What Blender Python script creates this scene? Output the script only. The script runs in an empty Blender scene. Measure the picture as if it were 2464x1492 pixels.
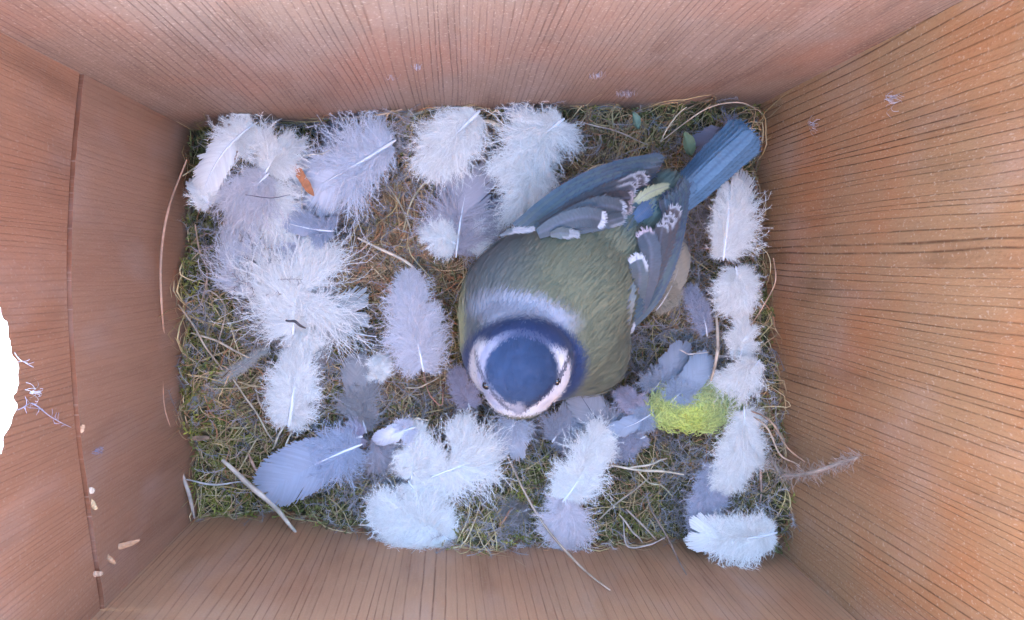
import bpy, math, random
import numpy as np
from mathutils import Vector, Matrix
from mathutils.bvhtree import BVHTree
from mathutils.geometry import tessellate_polygon

# 1 Blender unit = 1 cm (a nest box about 15 cm wide)
S = bpy.context.scene
S.unit_settings.scale_length = 0.01
COL = S.collection
rnd = random.Random(7)
rng = np.random.default_rng(11)

# ------------------------------------------------------------------ camera
H = 17.0                     # lens height above the nest surface
FQ = 1605.0                  # focal length in photo pixels (2464 wide)
CX, CY = 1232.0, 746.0
NAD = (1079.0, 636.0)        # where straight down falls in the photo
n_c = Vector(((NAD[0]-CX)/FQ, -(NAD[1]-CY)/FQ, -1.0)).normalized()
Zc = -n_c
Xc = (Vector((1, 0, 0)) - Vector((1, 0, 0)).dot(Zc)*Zc).normalized()
Yc = Zc.cross(Xc)
RWC = Matrix((Xc, Yc, Zc)).transposed()   # world -> camera
RCW = RWC.transposed()
cam_d = bpy.data.cameras.new('camera'); cam = bpy.data.objects.new('camera', cam_d); COL.objects.link(cam)
cam.matrix_world = Matrix.Translation((0, 0, H)) @ RCW.to_4x4()
cam_d.sensor_fit = 'HORIZONTAL'; cam_d.sensor_width = 36.0; cam_d.lens = 36.0*FQ/2464.0
cam_d.clip_start = 0.05; cam_d.clip_end = 60000
S.camera = cam
CAM = Vector((0, 0, H))

# ------------------------------------------------------------------ light
SUN_EL, SUN_AZ = math.radians(16), math.radians(0)     # sun from +Y, beyond the back wall
w = bpy.data.worlds.new('World'); S.world = w; w.use_nodes = True
nt = w.node_tree; nt.nodes.clear()
sky = nt.nodes.new('ShaderNodeTexSky'); sky.sky_type = 'NISHITA'; sky.sun_disc = False
sky.sun_elevation = SUN_EL; sky.sun_rotation = SUN_AZ; sky.dust_density = 0.6; sky.air_density = 1.0; sky.ozone_density = 2.2
bg = nt.nodes.new('ShaderNodeBackground'); bg.inputs[1].default_value = 0.15
wo = nt.nodes.new('ShaderNodeOutputWorld')
nt.links.new(sky.outputs[0], bg.inputs[0]); nt.links.new(bg.outputs[0], wo.inputs[0])
sd = bpy.data.lights.new('sun', 'SUN'); sd.energy = 3.0; sd.angle = math.radians(0.5); sd.color = (1.0, 0.97, 0.93)
so = bpy.data.objects.new('sun', sd); COL.objects.link(so)
sdir = Vector((math.sin(SUN_AZ)*math.cos(SUN_EL), math.cos(SUN_AZ)*math.cos(SUN_EL), math.sin(SUN_EL)))
so.rotation_euler = sdir.to_track_quat('Z', 'Y').to_euler()
S.view_settings.view_transform = 'Standard'; S.view_settings.look = 'None'
S.view_settings.exposure = 4.66; S.view_settings.gamma = 1.0
S.render.engine = 'CYCLES'
S.cycles.max_bounces = 10; S.cycles.diffuse_bounces = 6; S.cycles.transmission_bounces = 6; S.cycles.transparent_max_bounces = 12

# ------------------------------------------------------------------ px -> world
def ray(u, v):
    return RCW @ Vector(((u-CX)/FQ, -(v-CY)/FQ, -1.0))
def P(u, v, z):
    d = ray(u, v); return CAM + d*((z-H)/d.z)
def proj(p):                      # world -> photo pixel (numpy N,3)
    q = (np.asarray(p) - np.array(CAM)) @ np.array(RWC).T
    return CX + FQ*q[:, 0]/-q[:, 2], CY - FQ*q[:, 1]/-q[:, 2]
def cm(px, z): return px*(H-z)/FQ

# ------------------------------------------------------------------ tagging helpers
def tag(o, label=None, cat=None, group=None, kind=None):
    if label: o['label'] = label
    if cat: o['category'] = cat
    if group: o['group'] = group
    if kind: o['kind'] = kind
    return o
def empty(name, loc, label, cat, group=None):
    o = bpy.data.objects.new(name, None); COL.objects.link(o); o.location = loc
    o.empty_display_size = 0.5
    return tag(o, label, cat, group)

class MB:
    """collects coloured verts/quads/tris and links them as one mesh object"""
    def __init__(s): s.v = []; s.c = []; s.q = []; s.t = []; s.n = 0
    def add(s, v, c, quads=None, tris=None):
        v = np.asarray(v, float).reshape(-1, 3); k = len(v)
        c = np.asarray(c, float)
        if c.ndim == 1: c = np.tile(c[:3], (k, 1))
        s.v.append(v); s.c.append(c[:, :3])
        if quads is not None and len(quads): s.q.append(np.asarray(quads).reshape(-1, 4)+s.n)
        if tris is not None and len(tris): s.t.append(np.asarray(tris).reshape(-1, 3)+s.n)
        s.n += k
    def build(s, name, mat, parent=None, smooth=True, origin=None):
        v = np.concatenate(s.v); c = np.clip(np.concatenate(s.c), 0, 1)
        if origin is not None: v = v - np.array(origin)
        q = np.concatenate(s.q) if s.q else np.zeros((0, 4), int)
        t = np.concatenate(s.t) if s.t else np.zeros((0, 3), int)
        me = bpy.data.meshes.new(name)
        me.vertices.add(len(v)); me.vertices.foreach_set('co', v.astype(np.float32).ravel())
        li = np.concatenate([q.ravel(), t.ravel()]).astype(np.int32)
        me.loops.add(len(li)); me.loops.foreach_set('vertex_index', li)
        st = np.concatenate([np.arange(len(q))*4, len(q)*4+np.arange(len(t))*3]).astype(np.int32)
        me.polygons.add(len(st)); me.polygons.foreach_set('loop_start', st)
        me.update(calc_edges=True); me.validate()
        me.polygons.foreach_set('use_smooth', np.full(len(me.polygons), smooth))
        a = me.color_attributes.new('Col', 'FLOAT_COLOR', 'POINT')
        a.data.foreach_set('color', np.concatenate([c, np.ones((len(c), 1))], 1).astype(np.float32).ravel())
        me.materials.append(mat)
        o = bpy.data.objects.new(name, me); COL.objects.link(o)
        if parent: o.parent = parent
        return o

def unit(a): return a/np.maximum(np.linalg.norm(a, axis=-1, keepdims=True), 1e-9)
def ribbons(mb, PT, W, side, col):
    """PT (M,K,3), W (M,K), side (M,K,3), col (M,3)|(M,K,3)"""
    M, K, _ = PT.shape
    v = np.stack([PT-side*W[..., None]*.5, PT+side*W[..., None]*.5], 2)
    if col.ndim == 2: col = np.repeat(col[:, None], K, 1)
    c = np.repeat(col[:, :, None], 2, 2)
    i = np.arange(M)[:, None]*(2*K) + np.arange(K-1)[None]*2
    q = np.stack([i, i+1, i+3, i+2], -1).reshape(-1, 4)
    mb.add(v.reshape(-1, 3), c.reshape(-1, 3), quads=q)
def tubes(mb, PT, R, col, sides=5):
    M, K, _ = PT.shape
    T = unit(np.gradient(PT, axis=1))
    up = np.zeros_like(T); up[..., 2] = 1; up[..., 0] = .13
    A = unit(np.cross(T, up)); B = np.cross(T, A)
    an = np.arange(sides)/sides*2*np.pi
    v = PT[:, :, None] + (A[:, :, None]*np.cos(an)[:, None] + B[:, :, None]*np.sin(an)[:, None])*R[:, :, None, None]
    if col.ndim == 2: col = np.repeat(col[:, None], K, 1)
    c = np.repeat(col[:, :, None], sides, 2)
    base = np.arange(M)[:, None, None]*(K*sides) + np.arange(K-1)[None, :, None]*sides
    j = np.arange(sides)[None, None]; j2 = (j+1) % sides
    q = np.stack([base+j, base+j2, base+sides+j2, base+sides+j], -1).reshape(-1, 4)
    mb.add(v.reshape(-1, 3), c.reshape(-1, 3), quads=q)
def smooth_path(pts, n):
    pts = np.array(pts, float); k = len(pts)
    if k == 2: t = np.linspace(0, 1, n)[:, None]; return pts[0]*(1-t)+pts[1]*t
    e = np.concatenate([[2*pts[0]-pts[1]], pts, [2*pts[-1]-pts[-2]]])
    out = []
    for s in np.linspace(0, k-1-1e-6, n):
        i = int(s); t = s-i; a, b, c, d = e[i:i+4]
        out.append(.5*((2*b)+(-a+c)*t+(2*a-5*b+4*c-d)*t*t+(-a+3*b-3*c+d)*t**3))
    return np.array(out)

# ------------------------------------------------------------------ materials
def mat_new(name):
    m = bpy.data.materials.new(name); m.use_nodes = True
    return m, m.node_tree.nodes, m.node_tree.links, m.node_tree.nodes['Principled BSDF']
def attr_mat(name, rough=.8, spec=.2, noise=0.0, nscale=8.0, sheen=0.0):
    m, N, L, b = mat_new(name)
    a = N.new('ShaderNodeAttribute'); a.attribute_name = 'Col'
    src = a.outputs['Color']
    if noise:
        tc = N.new('ShaderNodeTexCoord'); nz = N.new('ShaderNodeTexNoise'); nz.inputs['Scale'].default_value = nscale; nz.inputs['Detail'].default_value = 6
        L.new(tc.outputs['Object'], nz.inputs['Vector'])
        mr = N.new('ShaderNodeMapRange'); mr.inputs['To Min'].default_value = 1-noise; mr.inputs['To Max'].default_value = 1+noise
        mr.inputs['From Min'].default_value = .25; mr.inputs['From Max'].default_value = .75
        L.new(nz.outputs['Fac'], mr.inputs['Value'])
        mx = N.new('ShaderNodeVectorMath'); mx.operation = 'SCALE'
        L.new(src, mx.inputs[0]); L.new(mr.outputs[0], mx.inputs['Scale']); src = mx.outputs[0]
    L.new(src, b.inputs['Base Color'])
    b.inputs['Roughness'].default_value = rough; b.inputs['Specular IOR Level'].default_value = spec
    b.inputs['Sheen Weight'].default_value = sheen
    return m
def down_mat(name, transl=.35, rough=.7, spec=.15):
    m, N, L, b = mat_new(name)
    a = N.new('ShaderNodeAttribute'); a.attribute_name = 'Col'
    L.new(a.outputs['Color'], b.inputs['Base Color']); b.inputs['Roughness'].default_value = rough
    b.inputs['Specular IOR Level'].default_value = spec
    t = N.new('ShaderNodeBsdfTranslucent'); L.new(a.outputs['Color'], t.inputs[0])
    mx = N.new('ShaderNodeMixShader'); mx.inputs[0].default_value = transl
    L.new(b.outputs[0], mx.inputs[1]); L.new(t.outputs[0], mx.inputs[2])
    L.new(mx.outputs[0], N['Material Output'].inputs[0])
    return m
M_down = down_mat('white_down')
M_quill = attr_mat('quill_keratin', rough=.18, spec=.9)
M_gloss = down_mat('glossy_vane', .25, .25, .8)
M_bird = attr_mat('bird_plumage', rough=.85, spec=.08, noise=.06, nscale=5, sheen=.15)
M_flight = attr_mat('flight_feather', rough=.5, spec=.3, noise=.07, nscale=12)
M_straw = attr_mat('dry_grass', rough=.5, spec=.4, noise=.15, nscale=9)
M_base = attr_mat('nest_felt', rough=.95, spec=.05, noise=.35, nscale=3)
M_moss = attr_mat('moss', rough=.7, spec=.25)
M_eye = attr_mat('eye_gloss', rough=.05, spec=1.0)

def wood_mat(name, base, dark, scale, off, endgrain=False, lw=.13, lines=.75, glint_fleck=.5, red=(.36, .13, .06), redamt=.35):
    """base/dark: colours; scale: rings per cm across the board (local X), grain runs along local Y"""
    m, N, L, b = mat_new(name)
    tc = N.new('ShaderNodeTexCoord')
    sx = N.new('ShaderNodeSeparateXYZ'); L.new(tc.outputs['Object'], sx.inputs[0])
    def math_(op, a, b_=None, c=None):
        n = N.new('ShaderNodeMath'); n.operation = op
        for i, x in enumerate((a, b_, c)):
            if x is None: continue
            if isinstance(x, (int, float)): n.inputs[i].default_value = x
            else: L.new(x, n.inputs[i])
        return n.outputs[0]
    def noise(vec, sc, det=3, rough=.5, dim='3D'):
        n = N.new('ShaderNodeTexNoise'); n.noise_dimensions = dim
        n.inputs['Scale'].default_value = sc; n.inputs['Detail'].default_value = det; n.inputs['Roughness'].default_value = rough
        L.new(vec, n.inputs['W' if dim == '1D' else 'Vector']); return n.outputs['Fac']
    def comb(x, y, z=0.0):
        n = N.new('ShaderNodeCombineXYZ')
        for i, q in enumerate((x, y, z)):
            if isinstance(q, (int, float)): n.inputs[i].default_value = q
            else: L.new(q, n.inputs[i])
        return n.outputs[0]
    X, Y = sx.outputs[0], sx.outputs[1]
    wob = noise(comb(math_('MULTIPLY', X, .45), math_('MULTIPLY', Y, .045), off), 1.0, 2)
    wob2 = noise(comb(math_('MULTIPLY', X, 3), math_('MULTIPLY', Y, .5), off+3), 1.0, 2)
    u = math_('ADD', math_('ADD', X, math_('MULTIPLY', wob, 1.15)), math_('MULTIPLY', wob2, .05))
    u = math_('ADD', u, off)
    vo = N.new('ShaderNodeTexVoronoi'); vo.voronoi_dimensions = '1D'; vo.feature = 'DISTANCE_TO_EDGE'
    vo.inputs['Scale'].default_value = scale; vo.inputs['Randomness'].default_value = 1.0
    L.new(u, vo.inputs['W'])
    ln = N.new('ShaderNodeMapRange'); ln.interpolation_type = 'SMOOTHSTEP'
    ln.inputs['From Min'].default_value = .0; ln.inputs['From Max'].default_value = lw
    ln.inputs['To Min'].default_value = 1; ln.inputs['To Max'].default_value = 0
    L.new(vo.outputs['Distance'], ln.inputs['Value'])
    vo2 = N.new('ShaderNodeTexVoronoi'); vo2.voronoi_dimensions = '1D'; vo2.feature = 'F1'
    vo2.inputs['Scale'].default_value = scale; vo2.inputs['Randomness'].default_value = 1.0
    L.new(u, vo2.inputs['W'])
    cellr = N.new('ShaderNodeSeparateColor'); L.new(vo2.outputs['Color'], cellr.inputs[0])
    lvar = noise(comb(math_('MULTIPLY', u, .8), math_('MULTIPLY', Y, .12), 7.0), 1.5, 2)
    lv = N.new('ShaderNodeMapRange'); lv.inputs['From Min'].default_value = .3; lv.inputs['From Max'].default_value = .65
    lv.inputs['To Min'].default_value = .35; L.new(lvar, lv.inputs['Value'])
    brk = noise(comb(math_('MULTIPLY', u, 9), math_('MULTIPLY', Y, 2.2), 1.0), 1.0, 3)
    bk = N.new('ShaderNodeMapRange'); bk.inputs['From Min'].default_value = .3; bk.inputs['From Max'].default_value = .55
    bk.inputs['To Min'].default_value = .45; L.new(brk, bk.inputs['Value'])
    line = math_('MULTIPLY', math_('MULTIPLY', ln.outputs[0], lv.outputs[0]), math_('MULTIPLY', bk.outputs[0], lines))
    # broad tone bands running with the grain
    band = noise(comb(math_('MULTIPLY', u, 1.1), math_('MULTIPLY', Y, .10), off), 1.0, 3)
    fib = noise(comb(math_('MULTIPLY', u, 22), math_('MULTIPLY', Y, 1.6), off), 1.0, 4, .6)
    blot = noise(comb(math_('MULTIPLY', X, .35), math_('MULTIPLY', Y, .35), off+9), 1.0, 3)
    fine = noise(comb(math_('MULTIPLY', u, 26), math_('MULTIPLY', Y, 14), off), 1.0, 2)
    def mixc(f, a, b_, bt='MIX'):
        n = N.new('ShaderNodeMix'); n.data_type = 'RGBA'; n.blend_type = bt
        if isinstance(f, (int, float)): n.inputs[0].default_value = f
        else: L.new(f, n.inputs[0])
        for i, q in ((6, a), (7, b_)):
            if isinstance(q, tuple): n.inputs[i].default_value = (*q, 1)
            else: L.new(q, n.inputs[i])
        return n.outputs[2]
    def ramp(v, lo, hi, a=0.0, c=1.0):
        n = N.new('ShaderNodeMapRange'); n.inputs['From Min'].default_value = lo; n.inputs['From Max'].default_value = hi
        n.inputs['To Min'].default_value = a; n.inputs['To Max'].default_value = c; L.new(v, n.inputs['Value']); return n.outputs[0]
    c0 = mixc(ramp(band, .35, .68, 0, .85), base, tuple(x*.80 for x in base))
    c0 = mixc(ramp(blot, .45, .68, 0, redamt), c0, red)
    st_ = noise(comb(math_('MULTIPLY', u, 1.6), math_('MULTIPLY', Y, .3), off+31), 1.0, 4)
    c0 = mixc(ramp(st_, .55, .75, 0, .5), c0, dark)
    pat = noise(comb(math_('MULTIPLY', X, .9), math_('MULTIPLY', Y, .5), off+57), 1.0, 3)
    c0 = mixc(ramp(pat, .5, .75, 0, .30), c0, (.46, .38, .34))
    c0 = mixc(ramp(cellr.outputs[0], 0, 1, 0, .25), c0, tuple(x*.72 for x in base))
    c0 = mixc(ramp(fib, .3, .7, 0, .35), c0, tuple(x*1.25 for x in base))
    c0 = mixc(line, c0, dark)
    c0 = mixc(ramp(fine, .60, .74, 0, glint_fleck), c0, (.72, .58, .46))  # pale fibre flecks, doubling as painted glints on the wood
    c0 = mixc(ramp(fine, .40, .26, 0, glint_fleck*.6), c0, dark)
    L.new(c0, b.inputs['Base Color'])
    b.inputs['Roughness'].default_value = .62; b.inputs['Specular IOR Level'].default_value = .35
    bp = N.new('ShaderNodeBump'); bp.inputs['Strength'].default_value = .5; bp.inputs['Distance'].default_value = .02
    hgt = math_('SUBTRACT', math_('ADD', math_('MULTIPLY', fib, .7), math_('MULTIPLY', fine, .9)), math_('MULTIPLY', line, .8))
    L.new(hgt, bp.inputs['Height']); L.new(bp.outputs[0], b.inputs['Normal'])
    return m
W_base = (.40, .215, .135)
M_wood_back = wood_mat('cedar_back', (.325, .225, .17), (.10, .047, .033), 7.8, 1.3, lw=.16, glint_fleck=.42, red=(.40, .17, .10), redamt=.6)
M_wood_right = wood_mat('cedar_right', (.375, .21, .105), (.07, .024, .010), 6.2, 5.7, lines=.9, glint_fleck=.30, red=(.42, .14, .045), redamt=.7)
M_wood_near = wood_mat('cedar_near', (.50, .285, .16), (.17, .065, .032), 4.8, 9.1, lw=.11, glint_fleck=.12)
M_wood_left = wood_mat('cedar_left', (.42, .205, .115), (.15, .057, .03), 11.0, 14.2, lines=.5, lw=.2, glint_fleck=.15, redamt=.5)
M_wood_low = wood_mat('cedar_left_low', (.40, .215, .13), (.19, .08, .047), 9.0, 18.9, lines=.3, lw=.2, glint_fleck=.12, redamt=.3)

# ------------------------------------------------------------------ outside ground, added and kept pale so the entrance hole shows white
def ground():
    mb = MB(); s = 30000.
    mb.add([(-s, -s, -150), (s, -s, -150), (s, s, -150), (-s, s, -150)], (.6, .6, .58), quads=[[0, 1, 2, 3]])
    m, N, L, b = mat_new('added_pale_ground')
    tc = N.new('ShaderNodeTexCoord'); nz = N.new('ShaderNodeTexNoise'); nz.inputs['Scale'].default_value = .08; nz.inputs['Detail'].default_value = 8
    L.new(tc.outputs['Object'], nz.inputs['Vector'])
    cr = N.new('ShaderNodeValToRGB'); cr.color_ramp.elements[0].position = .3; cr.color_ramp.elements[1].position = .7
    cr.color_ramp.elements[0].color = (.55, .55, .53, 1); cr.color_ramp.elements[1].color = (.72, .71, .68, 1)
    L.new(nz.outputs['Fac'], cr.inputs[0]); L.new(cr.outputs[0], b.inputs['Base Color']); b.inputs['Roughness'].default_value = .9
    tag(mb.build('ground', m, smooth=False), kind='structure')
ground()

# ------------------------------------------------------------------ nest box
TL, TR, BR, BL = (430, 300), (1838, 247), (1866, 1322), (463, 1248)
cTL, cTR, cBR, cBL = [P(*c, 0) for c in (TL, TR, BR, BL)]
ZT = 14.0; TH = 1.4
box = empty('nest_box', (0, 0, -4), 'open cedar nest box with reddish grained walls around the nest', 'nest box')
def frame(a, b):
    x = (b-a); x.z = 0; L = x.length; x.normalize(); y = Vector((0, 0, 1)); z = x.cross(y)
    return Matrix((x, y, z)).transposed(), L       # columns: along, up, outward normal?
def wall(name, a, b, mat, ext=0.0, prof=None, zoff=0.0, outer=None, holes=None, edge_mat=None, T=TH, flare=None):
    """board in a local frame: X along a->b, Y up, Z toward the inside. outer: 2D outline"""
    R, L = frame(a, b)
    cen = Vector((0, 0, 0)); z = R.col[2]
    inward = 1 if (Vector((1.5, -1, 0))-a).dot(z) > 0 else -1
    if outer is None: outer = [(-ext, -4), (L+ext, -4), (L+ext, ZT), (-ext, ZT)]
    loops = [outer] + (holes or [])
    vs = [Vector((x, y, 0)) for lp in loops for x, y in lp]
    tris = tessellate_polygon([[Vector((x, y, 0)) for x, y in lp] for lp in loops])
    n = len(vs); V = []; F = []
    f = zoff*inward; bk = -T*inward
    V = [(v.x, v.y, f) for v in vs] + [(v.x, v.y, bk) for v in vs]
    if flare:
        m0 = len(outer); hc = np.mean(np.array(holes[0]), 0)
        for i in range(m0, n):
            V[n+i] = (hc[0]+(vs[i].x-hc[0])*flare, hc[1]+(vs[i].y-hc[1])*flare, bk)
    for t in tris:
        F.append(list(t)); F.append([i+n for i in reversed(t)])
    ne = len(F); k = 0
    for lp in loops:
        m_ = len(lp)
        for i in range(m_):
            j = (i+1) % m_; F.append([k+i, k+j, k+j+n, k+i+n])
        k += m_
    me = bpy.data.meshes.new(name); me.from_pydata(V, [], F); me.update()
    import bmesh
    bm = bmesh.new(); bm.from_mesh(me); bmesh.ops.recalc_face_normals(bm, faces=bm.faces); bm.to_mesh(me); bm.free()
    me.materials.append(mat)
    if edge_mat:
        me.materials.append(edge_mat)
    o = bpy.data.objects.new(name, me); COL.objects.link(o)
    M = R.to_4x4(); M.translation = a
    o.parent = box; o.matrix_parent_inverse = box.matrix_basis.inverted(); o.matrix_basis = M
    if edge_mat:
        for p in me.polygons:
            if abs(p.normal.z) < .5: p.material_index = 1
    return o, R, L, inward
wall('back_wall', cTL, cTR, M_wood_back, ext=TH+1)
wall('side_wall', cTR, cBR, M_wood_right)
wall('near_wall', cBR, cBL, M_wood_near, ext=TH+1)
# left wall: recessed upper board with the entrance hole, proud lower board
R_, L_ = frame(cBL, cTL)
def on_left(u, v, off=0.0):            # photo point -> left wall plane -> local (x,y)
    n = R_.col[2]; d = ray(u, v); t = ((cBL-CAM).dot(n)+off)/d.dot(n); p = CAM+d*t - cBL
    return p.dot(R_.col[0]), p.z
seam = [on_left(*q) for q in ((243, 1440), (222, 1300), (205, 1180), (187, 1040), (176, 900), (168, 760), (165, 640), (170, 480), (180, 330), (196, 178))]
seam = [(float(x), float(y)) for x, y in smooth_path([(x, y) for x, y in seam], 60)]
seam[0] = (seam[0][0], seam[0][1]); 
lo = [(x, y+rnd.uniform(-.012, .012)) for x, y in seam]
s0y, s1y = seam[0][1], seam[-1][1]
lower = [(0, -4), (L_, -4), (L_, s1y)] + [(x, y) for x, y in reversed(lo) if .02 < x < L_-.02] + [(0, s0y)]
upper = [(L_, ZT), (0, ZT), (0, s0y+.06)] + [(x, y+.06) for x, y in seam if .02 < x < L_-.02] + [(L_, s1y+.06)]
hx, hy = on_left(44, 878); hr = 2.1
def hole_pts():
    out = []
    for i in range(220):
        a = i/220*2*math.pi
        r = hr + .05*math.sin(a*7+1) + .03*math.sin(a*19) + .018*math.sin(a*41+2) + rnd.uniform(-.018, .018) - (.05 if rnd.random() < .07 else 0)
        out.append((hx-.05+r*math.cos(a)*.95, hy+.06+hr*1.0+r*math.sin(a)))
    return out
M_end = wood_mat('cedar_cut_edge', (.27, .10, .05), (.10, .03, .015), 8.0, 3.0, lines=.1, glint_fleck=.3)
wall('entrance_board', cBL, cTL, M_wood_left, outer=upper, holes=[hole_pts()], edge_mat=M_end, T=.35, flare=1.5)
wall('lower_board', cBL, cTL, M_wood_low, outer=lower, zoff=.045, edge_mat=M_end, T=.45)
mb = MB(); a, b, c, d = [np.array(q) for q in (cTL, cTR, cBR, cBL)]
mb.add([a+[0, 0, -4], b+[0, 0, -4], c+[0, 0, -4], d+[0, 0, -4], a+[0, 0, -5.2], b+[0, 0, -5.2], c+[0, 0, -5.2], d+[0, 0, -5.2]],
       (.3, .17, .1), quads=[[0, 1, 2, 3], [7, 6, 5, 4], [0, 4, 5, 1], [1, 5, 6, 2], [2, 6, 7, 3], [3, 7, 4, 0]])
fo = mb.build('floor_board', M_wood_low, smooth=False, origin=(0, 0, -4)); fo.parent = box

# ------------------------------------------------------------------ nest surface
A2 = np.array([cTL.x, cTL.y]); 
def inside(x, y, m=.0):
    cs = [np.array([q.x, q.y]) for q in (cTL, cTR, cBR, cBL)]; ok = np.ones(np.shape(x), bool)
    for i in range(4):
        p, q = cs[i], cs[(i+1) % 4]; e = (q-p)/np.linalg.norm(q-p)
        ok &= (-(x-p[0])*e[1] + (y-p[1])*e[0]) < -m
    return ok
bc = P(1440, 740, 0)
_k = [(rng.uniform(.4, 2.4), rng.uniform(0, 6.28), rng.uniform(0, 6.28)) for _ in range(26)]
def lump(x, y):
    z = 0
    for i, (f, a, ph) in enumerate(_k):
        z = z + np.sin(f*(x*np.cos(a)+y*np.sin(a))*1.6+ph)*(.10/f)
    return z*.55
def hsurf(x, y):
    r = np.sqrt((x-bc.x)**2+(y-bc.y)**2)
    cs = [np.array([q.x, q.y]) for q in (cTL, cTR, cBR, cBL)]; dm = 99
    for i in range(4):
        p, q = cs[i], cs[(i+1) % 4]; e = (q-p)/np.linalg.norm(q-p); n = np.array([e[1], -e[0]])
        dm = np.minimum(dm, np.maximum((x-p[0])*n[0]+(y-p[1])*n[1], 0)+(.35 if i == 2 else (.2 if i == 1 else 0)))
    bank = np.exp(-dm/.55)*(.42+.5*np.sin(x*2.1+1)*np.sin(y*1.7)+.25*np.sin(x*5.3+y*4.1))
    return -.35 - 1.5*np.exp(-(r/2.9)**2) + lump(x, y)*1.5 + bank
def zone(u, v):
    """0 moss .. 1 brown hair, from plan position expressed in photo pixels"""
    g = lambda cx, cy, sx, sy: np.exp(-((u-cx)/sx)**2-((v-cy)/sy)**2)
    return np.clip(1.25*g(930, 590, 190, 150)+1.1*g(1020, 950, 110, 90)+.8*g(1130, 430, 160, 110)+.6*g(640, 960, 120, 90)+.45*g(1450, 350, 260, 60)+.5*g(1700, 850, 90, 330), 0, 1)
def nest_base():
    gx = np.linspace(-9, 11, 260); gy = np.linspace(-9, 7, 210)
    X, Y = np.meshgrid(gx, gy); 
    Z = hsurf(X, Y) - .12 + rng.normal(0, .035, X.shape)
    ok = inside(X, Y, -.25)
    u, v = proj(np.stack([X, Y, Z], -1).reshape(-1, 3)); zz = zone(u, v)[:, None]
    moss = np.array([.085, .075, .035]); hair = np.array([.26, .17, .10]); gr = np.array([.13, .10, .075])
    n = rng.uniform(0, 1, (len(zz), 1))
    c = (moss*(1-zz)+hair*zz)*(.8+.5*n)*.8 + gr*.25  # colour darkened to put shade into the gaps between strands
    idx = np.arange(X.size).reshape(X.shape)
    q = np.stack([idx[:-1, :-1], idx[:-1, 1:], idx[1:, 1:], idx[1:, :-1]], -1)
    m = ok[:-1, :-1] & ok[1:, 1:] & ok[:-1, 1:] & ok[1:, :-1]
    mb = MB(); mb.add(np.stack([X, Y, Z], -1).reshape(-1, 3), c, quads=q[m])
    tag(mb.build('nest_base', M_base), 'matted brown and olive felt at the bottom of the nest', 'nest material', kind='stuff')
nest_base()
def rand_in(n, m=.05):
    out = np.zeros((0, 2))
    while len(out) < n:
        p = np.stack([rng.uniform(-8, 10, n), rng.uniform(-9, 6, n)], 1)
        out = np.concatenate([out, p[inside(p[:, 0], p[:, 1], m)]])
    return out[:n]
def clampin(PT, m=.04, rise=.7):
    """push strand points back inside the four walls"""
    cs = [np.array([q.x, q.y]) for q in (cTL, cTR, cBR, cBL)]
    for i in range(4):
        p, q = cs[i], cs[(i+1) % 4]; e = (q-p)/np.linalg.norm(q-p); n = np.array([e[1], -e[0]])
        d = (PT[..., 0]-p[0])*n[0] + (PT[..., 1]-p[1])*n[1]
        # d > 0 inside
        mm = m + (.12 if i == 3 else 0)
        push = np.maximum(mm-d, 0)
        PT[..., 0] += push*n[0]; PT[..., 1] += push*n[1]; PT[..., 2] += push*rise
    return PT
def strands(name, n, pick, colf, wid, length, K=9, lift=.35, curl=1.2, mat=None, label='', m=.05, prob=None):
    p = rand_in(int(n*3), m); u, v = proj(np.c_[p, np.zeros(len(p))]); pr = pick(u, v)
    p = p[rng.uniform(0, 1, len(p)) < pr][:n]; M = len(p)
    u, v = proj(np.c_[p, np.zeros(M)])
    ang = rng.uniform(0, 2*np.pi, M); L = rng.uniform(length[0], length[1], M); kap = rng.normal(0, curl, M)
    s = np.linspace(-.5, .5, K)[None]
    th = ang[:, None]+kap[:, None]*s+rng.normal(0, .3, (M, 1))*np.sin(s*9+rng.uniform(0, 6, (M, 1)))
    dx = np.cos(th)*L[:, None]/(K-1); dy = np.sin(th)*L[:, None]/(K-1)
    X = p[:, :1]+np.cumsum(dx, 1)-dx.sum(1, keepdims=True)/2; Y = p[:, 1:]+np.cumsum(dy, 1)-dy.sum(1, keepdims=True)/2
    Z = hsurf(X, Y)+rng.uniform(-.1, lift, (M, 1))+np.sin(s*np.pi+np.pi/2)*rng.uniform(-.05, .22, (M, 1))+rng.normal(0, .03, (M, 1))*np.sin(s*14)
    PT = clampin(np.stack([X, Y, Z], -1)); T = unit(np.gradient(PT, axis=1))
    up = unit(np.stack([rng.normal(0, .5, M), rng.normal(0, .5, M), np.ones(M)], -1))[:, None]
    side = unit(np.cross(T, np.broadcast_to(up, T.shape)))
    W = rng.uniform(wid[0], wid[1], (M, 1))*np.sin(np.linspace(.15, np.pi-.15, K))[None]**.5
    mb = MB(); ribbons(mb, PT, W, side, colf(u, v, M))
    tag(mb.build(name, mat), label, 'nest material', kind='stuff')
def cmix(cols, wts):
    cols = np.array(cols); wts = np.array(wts)/np.sum(wts)
    def f(u, v, M):
        c = cols[rng.choice(len(cols), M, p=wts)]*np.array([1.25, 1.12, .86])
        return c*rng.uniform(.7, 1.25, (M, 1))
    return f
strands('animal_hair', 7000, lambda u, v: .12+.88*zone(u, v), cmix([(.38, .25, .16), (.28, .21, .16), (.42, .21, .13), (.50, .38, .27), (.16, .11, .08)], [4, 3, 2, 3, 2]),
        (.012, .03), (.5, 1.8), lift=.28, curl=1.6, mat=M_straw, label='fine brown animal hair matted through the nest')
strands('grass_fibres', 2800, lambda u, v: .5+0*u, cmix([(.46, .38, .24), (.38, .33, .19), (.34, .25, .15), (.54, .47, .34)], [3, 3, 2, 2]),
        (.012, .034), (.6, 2.6), lift=.30, curl=1.0, mat=M_straw, label='thin dry grass fibres woven through the nest')
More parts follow.
